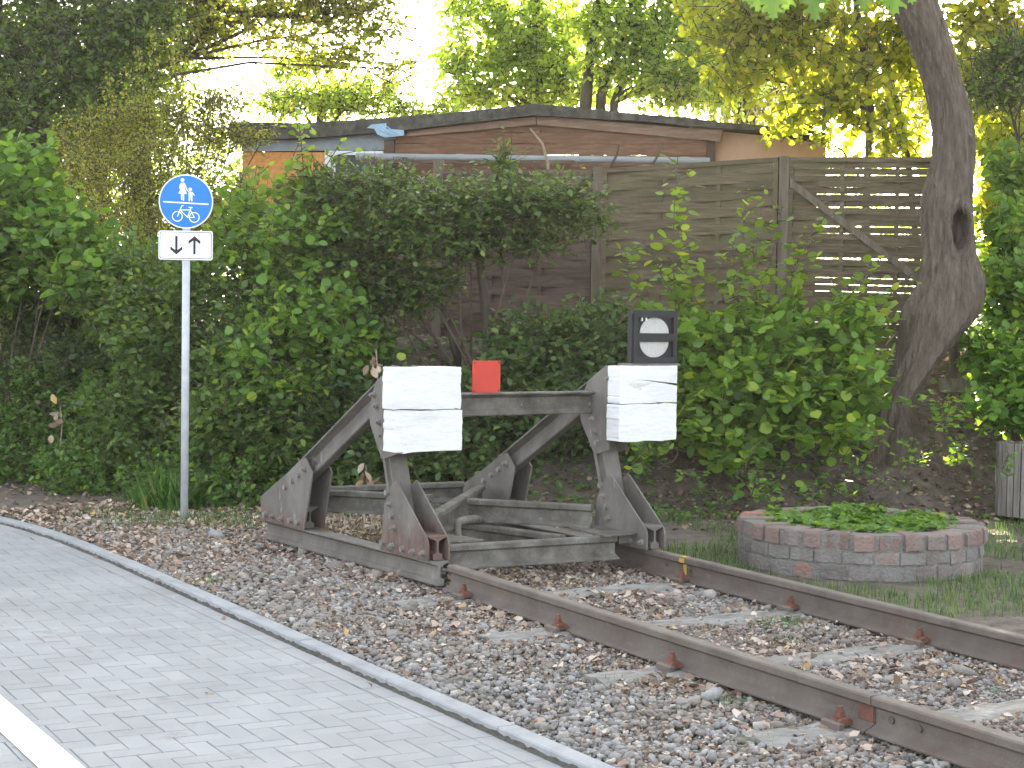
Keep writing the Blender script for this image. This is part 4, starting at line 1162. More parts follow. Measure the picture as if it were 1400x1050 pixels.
# on the ballast
N = 30000
y = g.uniform(4.5, 14.2, N); x = g.uniform(-2.6, 1.1, N)
pr = .05+.85*ss(9.2, 12.2, y)*ss(.2, -.4, x)+.55*ss(.42, .62, vnoise(x, y, 1.1, 14))*ss(5, 7, y)+.35*np.exp(-((x+.98)/.12)**2)*(vnoise(x, y, 1.7, 5) > .45)+.5*np.exp(-((x-.58)/.1)**2)*(vnoise(x, y, 1.2, 15) > .5)
pr += .5*(y > 9.4)*(np.abs(x) < .6)
ok = (g.random(N) < pr*.75) & (x > kerb_x(y)+.02) & ~((np.abs(np.abs(x)-.751) < .06) & (y < 9.6))
x, y = x[ok], y[ok]
nf = 30000; xf = g.uniform(-2.2, 1.05, nf); yf = 4.4+9.4*g.random(nf)**.9; kf = (xf > kerb_x(yf)+.02) & (g.random(nf) < .30+.7*ss(.35, .65, vnoise(xf, yf, 1.4, 51))) & (np.abs(np.abs(xf)-.751) > .07) & ~((np.abs(xf) < .66) & (np.min(np.abs(yf[:, None]-np.array(SLY)[None]), 1) < .11) & (g.random(nf) < .75))
litter('leaf_fragments', xf[kf], yf[kf], np.full(kf.sum(), -.160)+g.uniform(-.006, .012, kf.sum()), g.uniform(.012, .032, kf.sum()), g, .6)
litter('fallen_leaves', x, y, np.maximum(ground_z(x, y)+.018, -.157)+g.uniform(-.006, .008, len(x)), g.uniform(.028, .062, len(x)), g)
# few on kerb and pavement
x = np.array([-2.26, -2.24, -2.25, -2.9, -2.3, -2.27, -2.19]); y = np.array([11.4, 10.2, 8.9, 7.2, 12.3, 9.7, 7.0]); litter('pavement_leaves', x, y, np.full(len(x), PZ+.008), g.uniform(.03, .05, len(x)), g)
# on the bank and the soil at the right
N = 70000
x = g.uniform(-6, 11, N); y = g.uniform(8.0, 19, N); s_ = bank_dist(np.stack([x, y], 1))
pr = ss(-1.4, -.2, s_)*ss(2.6, 1.6, s_)*.8
pr = np.where((x < 1.0), pr*.75, pr); pr *= np.where(s_ < -.15, .45, 1)
ok = (g.random(N) < pr) & ((x > 1.1) | (y > 11.2)) & (np.hypot(x-PC[0], y-PC[1]) > .84)
x, y = x[ok], y[ok]
litter('bank_leaves', x, y, ground_z(x, y)+.012, g.uniform(.03, .07, len(x)), g, m='darklitter')


def grass(name, x, y, z, h, g, m='grass', lean=.45):
    n = len(x); a = g.uniform(0, 6.28, n); l = np.abs(g.normal(0, lean, n))
    A = np.stack([np.cos(a)*l, np.sin(a)*l, np.ones(n)], 1); b = a+math.pi/2+g.normal(0, .4, n); Nn = np.stack([np.cos(a), np.sin(a), -l*.0+.1], 1)
    tv = np.array([(-.035, 0, 0), (.035, 0, 0), (.025, .5, .06), (-.025, .5, .06), (0, 1, .22)]); T['blade'] = (tv, [(0, 1, 2, 3), (3, 2, 4)])
    return tag(leaf_obj(name, np.stack([x, y, z], 1), A, Nn, h, 'blade', M[m], None), kind='stuff')


N = 80000
x = g.uniform(.9, 6.8, N); y = g.uniform(5.0, 12.5, N); s_ = bank_dist(np.stack([x, y], 1)); ns = vnoise(x, y, 1.6, 31)
dp = np.hypot(x-PC[0], y-PC[1])
pr = ss(.48, .66, ns)*.9+1.2*ss(2.0, 2.7, x)*ss(8.6, 7.8, y)*ss(.25, .45, ns)+.75*((y > 9.5) & (x < 2.6) & (x > .95))*ss(.3, .5, ns)+.5*((dp > .83) & (dp < .95))*ss(.35, .5, ns)
ok = (g.random(N) < pr*.8) & (dp > .84) & (s_ < .25) & (x > .95+.05*np.sin(y*3)) & (s_ < g.normal(0, .25, N)+.0)
x, y = x[ok], y[ok]; grass('grass', x, y, ground_z(x, y)-.004, g.uniform(.03, .095, len(x)), g)
# tufts by the pole, the kerb and between the rails
cx, cy, sp_r, nn, hh = zip(*[(-1.15, 13.0, .30, 700, .10), (-1.55, 13.6, .25, 500, .07), (-.8, 12.7, .35, 700, .08), (-1.9, 12.9, .25, 260, .05), (-1.95, 10.0, .06, 120, .05), (.42, 7.42, .09, 320, .06), (.1, 6.98, .05, 90, .05), (.0, 9.0, .14, 130, .05),
                        (-.2, 9.4, .2, 100, .06), (-1.2, 6.55, .05, 60, .05), (-.95, 6.0, .05, 80, .05), (-1.3, 5.4, .05, 70, .05), (-.2, 10.6, .25, 400, .06), (-.25, 11.3, .3, 500, .06), (-1.9, 8.4, .05, 60, .04), (.3, 5.7, .04, 50, .04)])
xs, ys2, hs = [], [], []
for a, b, s1, k_, h_ in zip(cx, cy, sp_r, nn, hh): xs.append(g.normal(a, s1, k_)); ys2.append(g.normal(b, s1, k_)); hs.append(g.uniform(.5, 1.1, k_)*h_)
x, y, h_ = map(np.concatenate, (xs, ys2, hs)); k_ = (x > kerb_x(y)+.01)
grass('grass_tufts', x[k_], y[k_], np.maximum(ground_z(x[k_], y[k_]), -.172), h_[k_], g)
# long drooping sedge tuft at the foot of the hedge left of the pole
b0 = gbase(232, 690, 14.2); n = 420
grass('sedge_tuft', g.normal(b0[0], .12, n), g.normal(b0[1], .12, n), np.full(n, b0[2]), g.uniform(.2, .42, n), g, 'grass', .75)
n = 260; x = g.uniform(-.6, .6, n); y = g.uniform(11.4, 12.6, n); grass('straw', x, y, ground_z(x, y), g.uniform(.1, .25, n), g, 'drygrass', 1.2)

# plants in the planter
n = 1150; a = g.uniform(0, 6.28, n); rr_p = (PR-.20)*np.sqrt(g.random(n))*(1.0+.18*vnoise(3*np.cos(a)+9, 3*np.sin(a)+9, 1, 4))
px_, py_ = PC[0]+rr_p*np.cos(a), PC[1]+rr_p*np.sin(a); zz_p = pz0+.285+.03*g.random(n)**1.5+.035*ss(.45, .75, vnoise(px_, py_, 5, 2))
hole = (np.hypot(px_-PC[0]+.05, py_-PC[1]+.1) < .14) & (g.random(n) < .8); px_, py_, zz_p = px_[~hole], py_[~hole], zz_p[~hole]; n = len(px_)
sp3 = tag(empty('planter_plants', (PC[0], PC[1], pz0+.28)), 'low bright green leafy plants filling the round brick planter', 'plants')
o0 = np.array(sp3.location); c0 = np.stack([px_, py_, zz_p], 1)
pos = np.repeat(c0, 3, 0); a = (np.tile(np.arange(3)*2.1, n)+np.repeat(g.uniform(0, 6, n), 3)); A = np.stack([np.cos(a), np.sin(a), g.normal(.1, .3, 3*n)], 1); Nn = np.array([0, 0, 1.])+g.normal(0, .35, (3*n, 3)); Sz = g.uniform(.028, .052, 3*n)
mk = single_leaves(sp3, pos, A, Nn, Sz, 'round', M['straw'], 60)
tag(leaf_obj('foliage', pos[mk]-o0, A[mk], Nn[mk], Sz[mk], 'round', M['straw'], sp3), kind='stuff')
st_ = c0.copy(); st_[:, 2] = pz0+.27; tag(prisms('stalks', st_-o0, c0-o0, np.full(n, .0015), np.full(n, .001), M['grass'], sp3), kind='stuff')

# ground ivy and seedlings on the bank
N = 60000
x = g.uniform(-3.5, 10, N); y = g.uniform(9.0, 18, N); s_ = bank_dist(np.stack([x, y], 1)); u_, v_, d_ = vpix(np.stack([x, y, ground_z(x, y)], 1))
pr = np.where(u_ < 480, ss(-.25, .1, s_)*.9, 0)+np.where((u_ > 480) & (u_ < 900), ss(-.25, .1, s_)*.95, 0)+np.where(u_ >= 900, ss(.0, .5, s_)*.10+.75*ss(.42, .62, vnoise(x, y, 1.7, 77)), 0)
ok = (g.random(N) < pr*.75) & (s_ < 2.0) & (s_ > -.3) & (u_ > -100) & (u_ < 1500)
x, y, s_ = x[ok], y[ok], s_[ok]; n = len(x); A = unit(np.stack([g.normal(0, 1, n), g.normal(0, 1, n), g.normal(0, .3, n)], 1)); Nn = np.array([-.25, -.45, .85])+g.normal(0, .4, (n, 3))
tag(leaf_obj('ground_ivy', np.stack([x, y, ground_z(x, y)+.02+.10*g.random(n)*ss(0, .3, s_)], 1), A, Nn, g.uniform(.035, .075, n), 'oval', M['nettle'], None), kind='stuff')

# ------------------------------------------------------------------ shrubs on the bank
HG = 'shrubs growing along the bank'
plant('nettle_patch', 'low nettles and brambles at the foot of the hedge at the far left', 'nettles', gbase(90, 640, 16.2),
      [blob(30, 620, 16.3, .75, .5, .35), blob(150, 640, 15.6, .7, .5, .32), blob(50, 540, 16.6, .8, .5, .4), blob(250, 655, 14.9, .55, .4, .25), blob(170, 560, 15.9, .6, .5, .35), blob(330, 665, 14.4, .4, .3, .22)],
      1500, 8, .062, 'oval', M['nettle'], 101, HG, Lt=.26, up=.7, shell=.3, stems=14, stem_r=.006, singles=30)
plant('dogwood_shrub', 'dense dull green shrub right behind the traffic sign pole', 'shrub', gbase(300, 640, 15.2),
      [blob(230, 570, 15.6, .7, .5, .5), blob(330, 590, 14.9, .65, .5, .5), blob(250, 450, 15.8, .8, .6, .55), blob(370, 470, 15.2, .7, .5, .6), blob(400, 590, 14.6, .5, .4, .45), blob(330, 380, 15.6, .7, .5, .4), blob(190, 400, 16.2, .7, .5, .5)],
      2400, 8, .078, 'oval', M['dogwood'], 102, HG, Lt=.34, shell=.35, stems=18, singles=60)
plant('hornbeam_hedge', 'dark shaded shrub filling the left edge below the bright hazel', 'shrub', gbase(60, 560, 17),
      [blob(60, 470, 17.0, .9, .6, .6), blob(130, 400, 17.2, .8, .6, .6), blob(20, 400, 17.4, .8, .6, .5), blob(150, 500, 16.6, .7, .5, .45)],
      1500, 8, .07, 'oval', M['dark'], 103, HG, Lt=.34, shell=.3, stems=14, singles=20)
plant('hazel_shrub', 'bright yellow green hazel with large round leaves at the upper left edge', 'shrub', gbase(10, 520, 16.6),
      [blob(20, 290, 16.6, .55, .5, .45), blob(80, 330, 16.4, .5, .4, .4), blob(-30, 360, 16.4, .6, .5, .5), blob(130, 380, 16.2, .45, .4, .28), blob(30, 225, 16.8, .35, .3, .25)],
      700, 7, .105, 'round', M['hazel'], 104, HG, Lt=.4, shell=.3, stems=12, singles=60)
plant('hawthorn_shrub', 'tall olive hawthorn with tiny leaves above the traffic sign', 'shrub', gbase(220, 420, 18.4),
      [blob(150, 260, 18.2, .7, .5, .5), blob(250, 250, 18.4, .75, .5, .55), blob(220, 330, 17.6, .8, .6, .5), blob(300, 300, 18, .5, .5, .5), blob(230, 165, 18.8, .75, .4, .35), blob(320, 180, 19, .5, .4, .22), blob(130, 190, 18.8, .5, .4, .3), blob(300, 135, 19.2, .45, .3, .15)],
      2500, 9, .044, 'oval', M['haw'], 105, HG, Lt=.34, shell=.25, stems=22, up=.6)
g = np.random.default_rng(55)
shoots = [((214, 190), (209, 38)), ((170, 210), (175, 90)), ((243, 190), (240, 35)), ((200, 190), (188, 68)), ((262, 180), (228, 60)), ((142, 220), (150, 100)), ((300, 190), (330, 95)), ((225, 200), (250, 110)), ((285, 200), (292, 120))]
hr = tag(empty('hawthorn_shoots', gbase(220, 400, 18.7)), 'thin upright sunlit shoots rising above the hawthorn against the sky', 'shoots')
o0 = np.array(hr.location); A_, B_, lp, la, ln, lz = [], [], [], [], [], []
for (a, b) in shoots:
    p, q_ = P(*a, 18.9), P(*b, 18.9); k = 14
    pts_ = p+(q_-p)*np.linspace(0, 1, k)[:, None]+np.cumsum(g.normal(0, .008, (k, 3)), 0)
    A_.append(pts_[:-1]); B_.append(pts_[1:])
    for t in np.linspace(.05, .98, 34):
        c = p+(q_-p)*t; j = 4
        dd = unit(g.normal(0, 1, (j, 3))+(0, 0, .3)); L1 = g.uniform(.02, .16*(1.1-t)+.02, j)
        lp.append(c+dd*L1[:, None]); la.append(dd+g.normal(0, .4, (j, 3))); ln.append(g.normal(0, .6, (j, 3))+(0, 0, .7)); lz.append(g.uniform(.025, .045, j))
A_, B_ = np.concatenate(A_), np.concatenate(B_)
prisms('stem', A_-o0, B_-o0, np.full(len(A_), .006), np.full(len(A_), .005), M['twig'], hr)
tag(leaf_obj('foliage', np.concatenate(lp)-o0, np.concatenate(la), np.concatenate(ln), np.concatenate(lz), 'oval', M['haw'], hr), kind='stuff')


def shoot_plant(name, label, base, shts, size, m, seed, D, leaf_n=11, singles=60, cat='sapling', tmpl='round', side=.16, group=None):
    """upright stems with large alternate leaves"""
    g = np.random.default_rng(seed); root = tag(empty(name, base), label, cat, group); o0 = np.asarray(base, float)
    A_, B_, lp, la, ln, lz = [], [], [], [], [], []
    for (a, b) in shts:
        p, q_ = P(*a, D), P(*b, D+g.normal(0, .12)); k = 9; L1 = np.linalg.norm(q_-p)
        tt = np.linspace(0, 1, k)[:, None]; pts_ = p+(q_-p)*tt+np.sin(tt*3.1)*g.normal(0, .05, 3)
        A_.append(pts_[:-1]); B_.append(pts_[1:])
        nl = max(4, int(leaf_n*L1/.6))
        for i in range(nl):
            t = .12+.86*i/max(nl-1, 1); c = p+(q_-p)*t+np.sin(t*3.1)*0
            for s_ in ((1, -1) if g.random() < .6 else (1,)):
                az = g.uniform(0, 6.28); dd = np.array([math.cos(az), math.sin(az), g.normal(.15, .3)])
                if g.random() < .45:                        # short side twig
                    c2 = c+dd*g.uniform(.06, side); A_.append(c[None]); B_.append(c2[None]); cc = c2
                else: cc = c+dd*.02
                lp.append(cc); la.append(dd+g.normal(0, .3, 3)); ln.append(np.array([0, 0, 1.])+g.normal(0, .45, 3)); lz.append(size*g.uniform(.6, 1.15)*(1-.45*t*t))
    A_, B_ = np.concatenate(A_), np.concatenate(B_)
    tag(prisms('stem', A_-o0, B_-o0, np.full(len(A_), .0055), np.full(len(A_), .0045), M['twig'], root), kind='stuff')
    lp, la, ln, lz = map(np.array, (lp, la, ln, lz))
    mk = single_leaves(root, lp, la, ln, lz, tmpl, m, singles)
    if mk.any(): tag(leaf_obj('foliage', lp[mk]-o0, la[mk], ln[mk], lz[mk], tmpl, m, root), kind='stuff')
    return root


shoot_plant('hazel_sapling', 'slender sapling with round glowing leaves in front of the orange shed wall', gbase(350, 480, 15.3),
            [((350, 400), (352, 225)), ((335, 420), (330, 235)), ((365, 420), (430, 150)), ((395, 400), (408, 165)), ((380, 430), (470, 190)), ((345, 420), (300, 270)), ((410, 430), (510, 230))], .125, M['hazel2'], 61, 15.3, singles=80, leaf_n=14)
# layered dark shrub in the centre
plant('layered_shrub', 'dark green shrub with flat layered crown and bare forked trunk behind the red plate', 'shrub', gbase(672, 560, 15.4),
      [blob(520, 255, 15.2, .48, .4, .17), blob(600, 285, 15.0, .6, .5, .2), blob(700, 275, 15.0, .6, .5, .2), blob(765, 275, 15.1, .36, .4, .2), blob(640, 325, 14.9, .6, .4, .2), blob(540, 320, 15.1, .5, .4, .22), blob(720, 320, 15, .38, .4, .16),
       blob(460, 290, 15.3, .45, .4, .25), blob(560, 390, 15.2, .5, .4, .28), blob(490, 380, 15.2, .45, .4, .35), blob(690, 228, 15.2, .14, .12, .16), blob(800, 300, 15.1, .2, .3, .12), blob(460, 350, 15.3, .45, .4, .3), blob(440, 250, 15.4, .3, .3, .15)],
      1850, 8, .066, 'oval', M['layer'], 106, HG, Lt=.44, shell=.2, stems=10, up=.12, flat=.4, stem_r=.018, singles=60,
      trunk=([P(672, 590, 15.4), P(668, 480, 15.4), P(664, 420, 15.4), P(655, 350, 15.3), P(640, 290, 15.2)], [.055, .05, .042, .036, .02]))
shoot_plant('leafy_shoots', 'upright leafy shoots sprouting from the flat top of the layered shrub', P(640, 290, 15.2),
            [((520, 250), (512, 212)), ((548, 255), (556, 215)), ((585, 268), (580, 238)), ((625, 275), (632, 240)), ((675, 270), (690, 192)), ((705, 270), (715, 235)), ((740, 262), (750, 232)), ((780, 270), (800, 240)), ((480, 270), (470, 225)), ((500, 250), (545, 225)), ((800, 290), (830, 262)), ((610, 280), (600, 245))],
            .07, M['layer'], 66, 15.1, singles=60, leaf_n=30, cat='shoots', tmpl='oval', side=.12)
tr2 = tag(MB().tube([P(628, 500, 15.45), P(615, 455, 15.4), P(598, 415, 15.3), P(560, 380, 15.3)], [.035, .03, .024, .015], 8).build('broken_stem', M['darkbark'], None, smooth=True), 'leaning bare stem left of the forked trunk in the dark hollow', 'stem')
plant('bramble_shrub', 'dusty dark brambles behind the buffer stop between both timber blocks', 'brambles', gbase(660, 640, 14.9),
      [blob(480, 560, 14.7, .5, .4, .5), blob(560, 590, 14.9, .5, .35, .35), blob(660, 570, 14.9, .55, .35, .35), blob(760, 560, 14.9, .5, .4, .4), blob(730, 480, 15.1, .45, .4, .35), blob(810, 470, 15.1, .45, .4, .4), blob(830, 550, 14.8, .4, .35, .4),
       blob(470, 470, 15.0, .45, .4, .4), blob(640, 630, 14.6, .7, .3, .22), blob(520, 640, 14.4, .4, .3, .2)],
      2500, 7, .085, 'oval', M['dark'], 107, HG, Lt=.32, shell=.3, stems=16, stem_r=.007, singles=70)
plant('hazel_shrub', 'loose light green hazel foliage left of the layered shrub', 'shrub', gbase(430, 520, 15.0),
      [blob(400, 330, 15.0, .5, .4, .4), blob(430, 420, 14.7, .55, .4, .35), blob(340, 300, 15.6, .4, .4, .35), blob(470, 470, 14.6, .4, .3, .3), blob(380, 500, 14.5, .5, .35, .3)],
      460, 6, .08, 'round', M['hazel'], 131, HG, Lt=.42, shell=.2, stems=12, up=.4, singles=90, stem_r=.008)
# right hazel
plant('hazel_bush', 'spreading hazel bush of round green leaves right of the signal lantern', 'shrub', gbase(1020, 610, 15.0),
      [blob(900, 560, 14.6, .38, .35, .36), blob(980, 540, 14.5, .5, .4, .4), blob(1080, 535, 14.5, .5, .4, .36), blob(1160, 520, 14.6, .42, .4, .33), blob(940, 470, 14.8, .45, .4, .3), blob(1050, 460, 14.8, .5, .4, .28), blob(1150, 450, 14.9, .45, .4, .26), blob(1000, 600, 14.3, .5, .3, .22), blob(1130, 590, 14.3, .35, .3, .18)],
      640, 7, .106, 'round', M['hazel3'], 108, HG, Lt=.36, shell=.25, stems=18, up=.25, flat=.5, singles=150, stem_r=.009)
shoot_plant('hazel_sapling', 'tall hazel shoots with round leaves standing in front of the grey green fence panel', gbase(960, 560, 14.9),
            [((930, 480), (927, 215)), ((955, 480), (940, 330)), ((1005, 480), (1022, 255)), ((1010, 470), (1070, 280)), ((960, 470), (880, 330)), ((1040, 460), (1120, 300)), ((900, 470), (850, 340)), ((1080, 460), (1090, 330)), ((985, 450), (1000, 330)),
             ((1120, 450), (1210, 350)), ((1140, 470), (1240, 380)), ((990, 480), (900, 370)), ((1050, 470), (1030, 330))], .115, M['hazel2'], 62, 14.9, singles=150, leaf_n=17)
shoot_plant('hazel_sapling', 'low leafy sprigs hanging over the bank below the hazel bush', gbase(930, 640, 14.0),
            [((900, 640), (905, 600)), ((880, 640), (885, 600)), ((960, 680), (950, 640)), ((1000, 680), (1010, 640)), ((1050, 690), (1060, 640)), ((1090, 690), (1120, 650)), ((1150, 690), (1140, 640)), ((1030, 660), (1040, 600)), ((1180, 640), (1200, 590)), ((850, 650), (870, 620))], .08, M['hazel'], 63, 14.0, singles=60, leaf_n=20)
shoot_plant('maple_seedling', 'pale yellow green maple seedlings on the bare bank right of the tree foot', gbase(1290, 600, 14.3),
            [((1290, 590), (1275, 535)), ((1290, 590), (1300, 540)), ((1290, 590), (1315, 550)), ((1310, 640), (1305, 600)), ((1310, 640), (1330, 600)), ((1240, 640), (1235, 600)), ((1250, 640), (1260, 620)), ((1260, 560), (1255, 540))], .085, M['maple'], 64, 14.2, singles=60, leaf_n=26, tmpl='lobed', side=.1)
shoot_plant('maple_seedling', 'small green seedlings behind the round planter', gbase(1000, 690, 13.0),
            [((1030, 690), (1035, 650)), ((1050, 690), (1060, 655)), ((985, 700), (980, 670)), ((1110, 690), (1120, 665)), ((1370, 650), (1380, 620)), ((1200, 665), (1210, 650))], .075, M['nettle'], 65, 13.2, singles=40, leaf_n=30, tmpl='oval', side=.1)
plant('right_shrub', 'leafy green shrub right of the leaning tree trunk', 'shrub', gbase(1400, 560, 15.6),
      [blob(1390, 510, 15.0, .4, .35, .3), blob(1360, 480, 15.2, .28, .3, .22), blob(1380, 410, 15.8, .3, .35, .4), blob(1430, 430, 15.6, .5, .4, .5), blob(1360, 560, 14.6, .3, .25, .16), blob(1380, 330, 16.2, .3, .35, .4), blob(1450, 560, 14.6, .5, .4, .3), blob(1385, 240, 16.8, .25, .3, .35)],
      950, 7, .085, 'round', M['hazel'], 109, HG, Lt=.34, shell=.25, stems=12, singles=60)

def withered(label, px, py, D, n, seed, r0=.07):
    g = np.random.default_rng(seed); c = P(px, py, D); root = tag(empty('withered_sprig', c), label, 'dead leaves')
    pos = c+g.normal(0, 1, (n, 3))*np.array([r0*.6, r0*.6, r0]); A = g.normal(0, .5, (n, 3))-(0, 0, .8); Nn = g.normal(0, 1, (n, 3))
    mk = single_leaves(root, pos, A, Nn, g.uniform(.05, .10, n), 'oval', M['litter'], n)
    st = MB(); st.tube([(0, 0, -.3), (.02, .01, -.1), (0, 0, .1)], .004, 5); st.build('stem', M['deadtwig'], root)
withered('dry brown leaves hanging just left of the left timber block', 514, 497, 12.3, 9, 1, .05)
withered('orange brown withered leaves in the green hedge at the far left', 82, 570, 15.3, 12, 2, .10)
withered('withered pale brown sprig above the brace behind the left post', 500, 655, 12.6, 12, 3, .06)

# ------------------------------------------------------------------ the leaning tree on the right
tb_ = gbase(1222, 578, 15.2)
ctr = [((1206, 690), 36, 40), ((1210, 640), 35, 40), ((1214, 605), 32, 38), ((1220, 574), 25, 32), ((1227, 540), 25, 30), ((1250, 499), 30, 31), ((1272, 460), 39, 34), ((1289, 425), 50, 38), ((1303, 385), 43, 38), ((1299, 348), 35, 34), ((1296, 300), 34, 34), ((1298, 262), 33, 32), ((1304, 220), 28, 29), ((1304, 180), 27, 28),
       ((1290, 120), 26, 27), ((1272, 60), 28, 27), ((1248, 5), 34, 29), ((1220, -60), 34, 30), ((1190, -150), 30, 27)]
DT = 15.2; mpp = DT/FPX
cp_ = np.array([P(*c[0], DT) for c in ctr]); ra = np.array([c[1] for c in ctr])*mpp; rd_ = np.array([c[2] for c in ctr])*mpp
ns_, na = 120, 96
tt = np.linspace(0, len(ctr)-1, ns_)
ii = np.arange(len(ctr))


def cub(a):      # smooth interpolation by a Catmull-Rom spline
    a = np.asarray(a, float); i = np.clip(tt.astype(int), 0, len(a)-2); f = (tt-i)
    pm, p0_, p1_, p2_ = a[np.maximum(i-1, 0)], a[i], a[i+1], a[np.minimum(i+2, len(a)-1)]
    f = f[:, None] if a.ndim == 2 else f
    return .5*((2*p0_)+(-pm+p1_)*f+(2*pm-5*p0_+4*p1_-p2_)*f**2+(-pm+3*p0_-3*p1_+p2_)*f**3)


cc, rA, rB = cub(cp_), cub(ra), cub(rd_)
rtH = unit(np.array([RT[0], RT[1], 0])); fwH = unit(np.array([FW[0], FW[1], 0]))
th_ = np.linspace(0, 2*math.pi, na, endpoint=False)
V = np.zeros((ns_, na, 3))
hol = P(1305, 316, DT)
gT = np.random.default_rng(7); ph1 = gT.uniform(0, 6.28, 5)
for i in range(ns_):
    h_ = cc[i, 2]
    tw_ = .5*math.sin(h_*1.1)
    fl = 1+.055*np.sin(3*(th_+tw_)+ph1[0])+.04*np.sin(5*(th_+tw_*1.4)+ph1[1]+h_*.8)+.034*np.sin(9*(th_+tw_)+ph1[2]+h_*1.2)+.026*np.sin(14*(th_+tw_)+ph1[3]-h_*1.6)+.014*np.sin(25*(th_+tw_*.8)+h_*2.3)
    low = float(ss(.9, .45, h_)); fl = fl+low*.16*np.maximum(np.sin(5*th_+ph1[4]), -.3)
    V[i] = cc[i]+(np.cos(th_)*rA[i]*fl)[:, None]*rtH-(np.sin(th_)*rB[i]*fl)[:, None]*fwH
Vf = V.reshape(-1, 3)
# hollow: press the bark in, raise a rim
rel = Vf-hol; hu = (rel@rtH)/.082; hv = rel[:, 2]/.195; fr_ = rel@fwH
rad_ = np.sqrt(hu**2+hv**2); front = fr_ < .12
Vf = Vf+np.where(front & (rad_ < 1), .17*ss(1, .55, rad_), 0)[:, None]*fwH-np.where(front, .035*np.exp(-((rad_-1.2)/.25)**2), 0)[:, None]*fwH
Vf += gT.normal(0, .003, Vf.shape)
F = [(i*na+j, (i+1)*na+j, (i+1)*na+(j+1) % na, i*na+(j+1) % na) for i in range(ns_-1) for j in range(na)]
tree = tag(empty('leaning_tree', tb_), 'thick grey S shaped leaning tree trunk with a dark hollow at the right', 'tree')
tbv = np.array(tree.location)
link('trunk', py_mesh('trunk', Vf-tbv, F, True), tree, M['bark'])
b = MB()
for (pts_, r0, r1) in (([(1225, 585), (1190, 600), (1165, 612)], .09, .02), ([(1235, 585), (1262, 612), (1300, 628), (1325, 640)], .07, .02), ([(1215, 580), (1205, 600), (1200, 620)], .07, .02), ([(1245, 575), (1290, 590)], .05, .02)):
    q_ = []
    for a_ in pts_:
        a3 = P(*a_, DT); a3 = P(*a_, DT-.0); zz = GZ(a3[0], a3[1]); q_.append(np.array([a3[0], a3[1], zz+.01])-tbv)
    q_[0] = q_[0]+np.array([0, 0, .08]); b.tube(q_, list(np.linspace(r0, r1, len(q_))), 8)
b.build('root', M['bark'], tree, smooth=True)
hol_l = np.random.default_rng(3)
hp = hol+hol_l.normal(0, 1, (70, 3))*np.array([.03, .03, .07])+fwH*.06-np.array([0, 0, .05]); hp = hp-tbv
tag(leaf_obj('hollow_leaves', hp, hol_l.normal(0, 1, (70, 3)), hol_l.normal(0, 1, (70, 3)), hol_l.uniform(.03, .06, 70), 'oval', M['litter'], tree), kind='stuff')
vi = MB()
for (pp_, dd_) in ((((1296, 308), (1290, 285), (1294, 262), (1291, 240), (1297, 215)), -.60), (((1318, 292), (1312, 268), (1318, 245), (1314, 220), (1319, 190), (1315, 150)), -.53)):
    vi.tube([P(*c_, DT+dd_+.012*k_)-tbv for k_, c_ in enumerate(pp_)], [.004]*(len(pp_)-1)+[.002], 5)
tag(vi.build('creeper', M['twig'], tree), kind='stuff')
# limbs above the frame, crown, and the branch whose leaves hang into the top of the frame
top = cc[-1]
limbs = MB(); tips = []
for (dx, dy, dz) in ((-2.2, -1.5, 2.2), (1.8, -.6, 2.6), (.3, 1.6, 2.8), (-.8, .6, 3.2), (-2.6, .8, 1.6)):
    e_p = top+dx*rtH+dy*fwH+np.array([0, 0, dz]); mid = (top+e_p)/2+np.array([0, 0, .35]); limbs.tube([top-tbv-(0, 0, .2), mid-tbv, e_p-tbv], [.13, .09, .04], 9); tips.append(e_p)
hb0 = P(1130, -75, 11.4)
limbs.tube([top-tbv, (top+hb0)/2+(0, 0, .3)-tbv, hb0-tbv, P(1050, -45, 11.2)-tbv], [.07, .045, .02, .01], 7)
limbs.build('branch', M['bark'], tree, smooth=True)
g = np.random.default_rng(77)
crown = [(t_+np.array([0, 0, .4]), (1.5, 1.5, 1.0)) for t_ in tips]
P0, d = sample_blobs(crown, 900, g, .2); D0 = unit(d+g.normal(0, .5, d.shape)); pos, A, Nn, Sz, B = twigs(g, P0, D0, np.full(900, .45), 7, .17)
u_, v_, z_ = vpix(pos); kk = v_ < -25
tag(leaf_obj('crown', pos[kk]-tbv, A[kk], Nn[kk], Sz[kk], 'quad', M['oakdark'], tree), kind='stuff')
hang = [(1030, -14, 75, 30), (1045, -20, 70, 40), (1060, -12, 95, 38), (1110, -14, 85, 44), (1085, -22, 110, 36), (1160, -30, 100, 34), (1175, -22, 80, 38), (1225, -24, 95, 44), (1205, -26, 70, 36), (1135, -30, 100, 36), (1240, -28, 80, 34), (1012, -22, 60, 32)]
twg = MB()
for i, (px, py, an, sz) in enumerate(hang):
    D_ = 11.2+.1*math.sin(i*2.3); p = P(px, py, D_); L1 = sz*1.08*D_/FPX
    a = math.radians(an); ax = math.cos(a)*RT-math.sin(a)*UP+.25*FW*math.sin(i*1.7); nn = -FW*.8+UP*.55+RT*.3*math.sin(i*3.1)
    V_, l_, s_ = leaf_arrays(p[None]-tbv, ax[None], nn[None], np.array([L1]), 'oak')
    link('leaf', raw_mesh('leaf', V_, l_, s_), tree, M['hazel'])
    twg.tube([p-tbv, P(px+6, -48, 11.25)-tbv], [.003, .005], 4)
twg.build('twig', M['twig'], tree)
# plank lying behind the tree foot
pk = MB().box((-.22, -.015, 0), (.22, .015, .13)).build('plank', M['binwood'], None); q_ = P(1318, 528, 15.6); pk.location = (q_[0], q_[1], q_[2]-.06); pk.rotation_euler = (R(-20), 0, R(-28))
tag(pk, 'weathered grey plank lying on the bank right of the tree foot', 'plank')


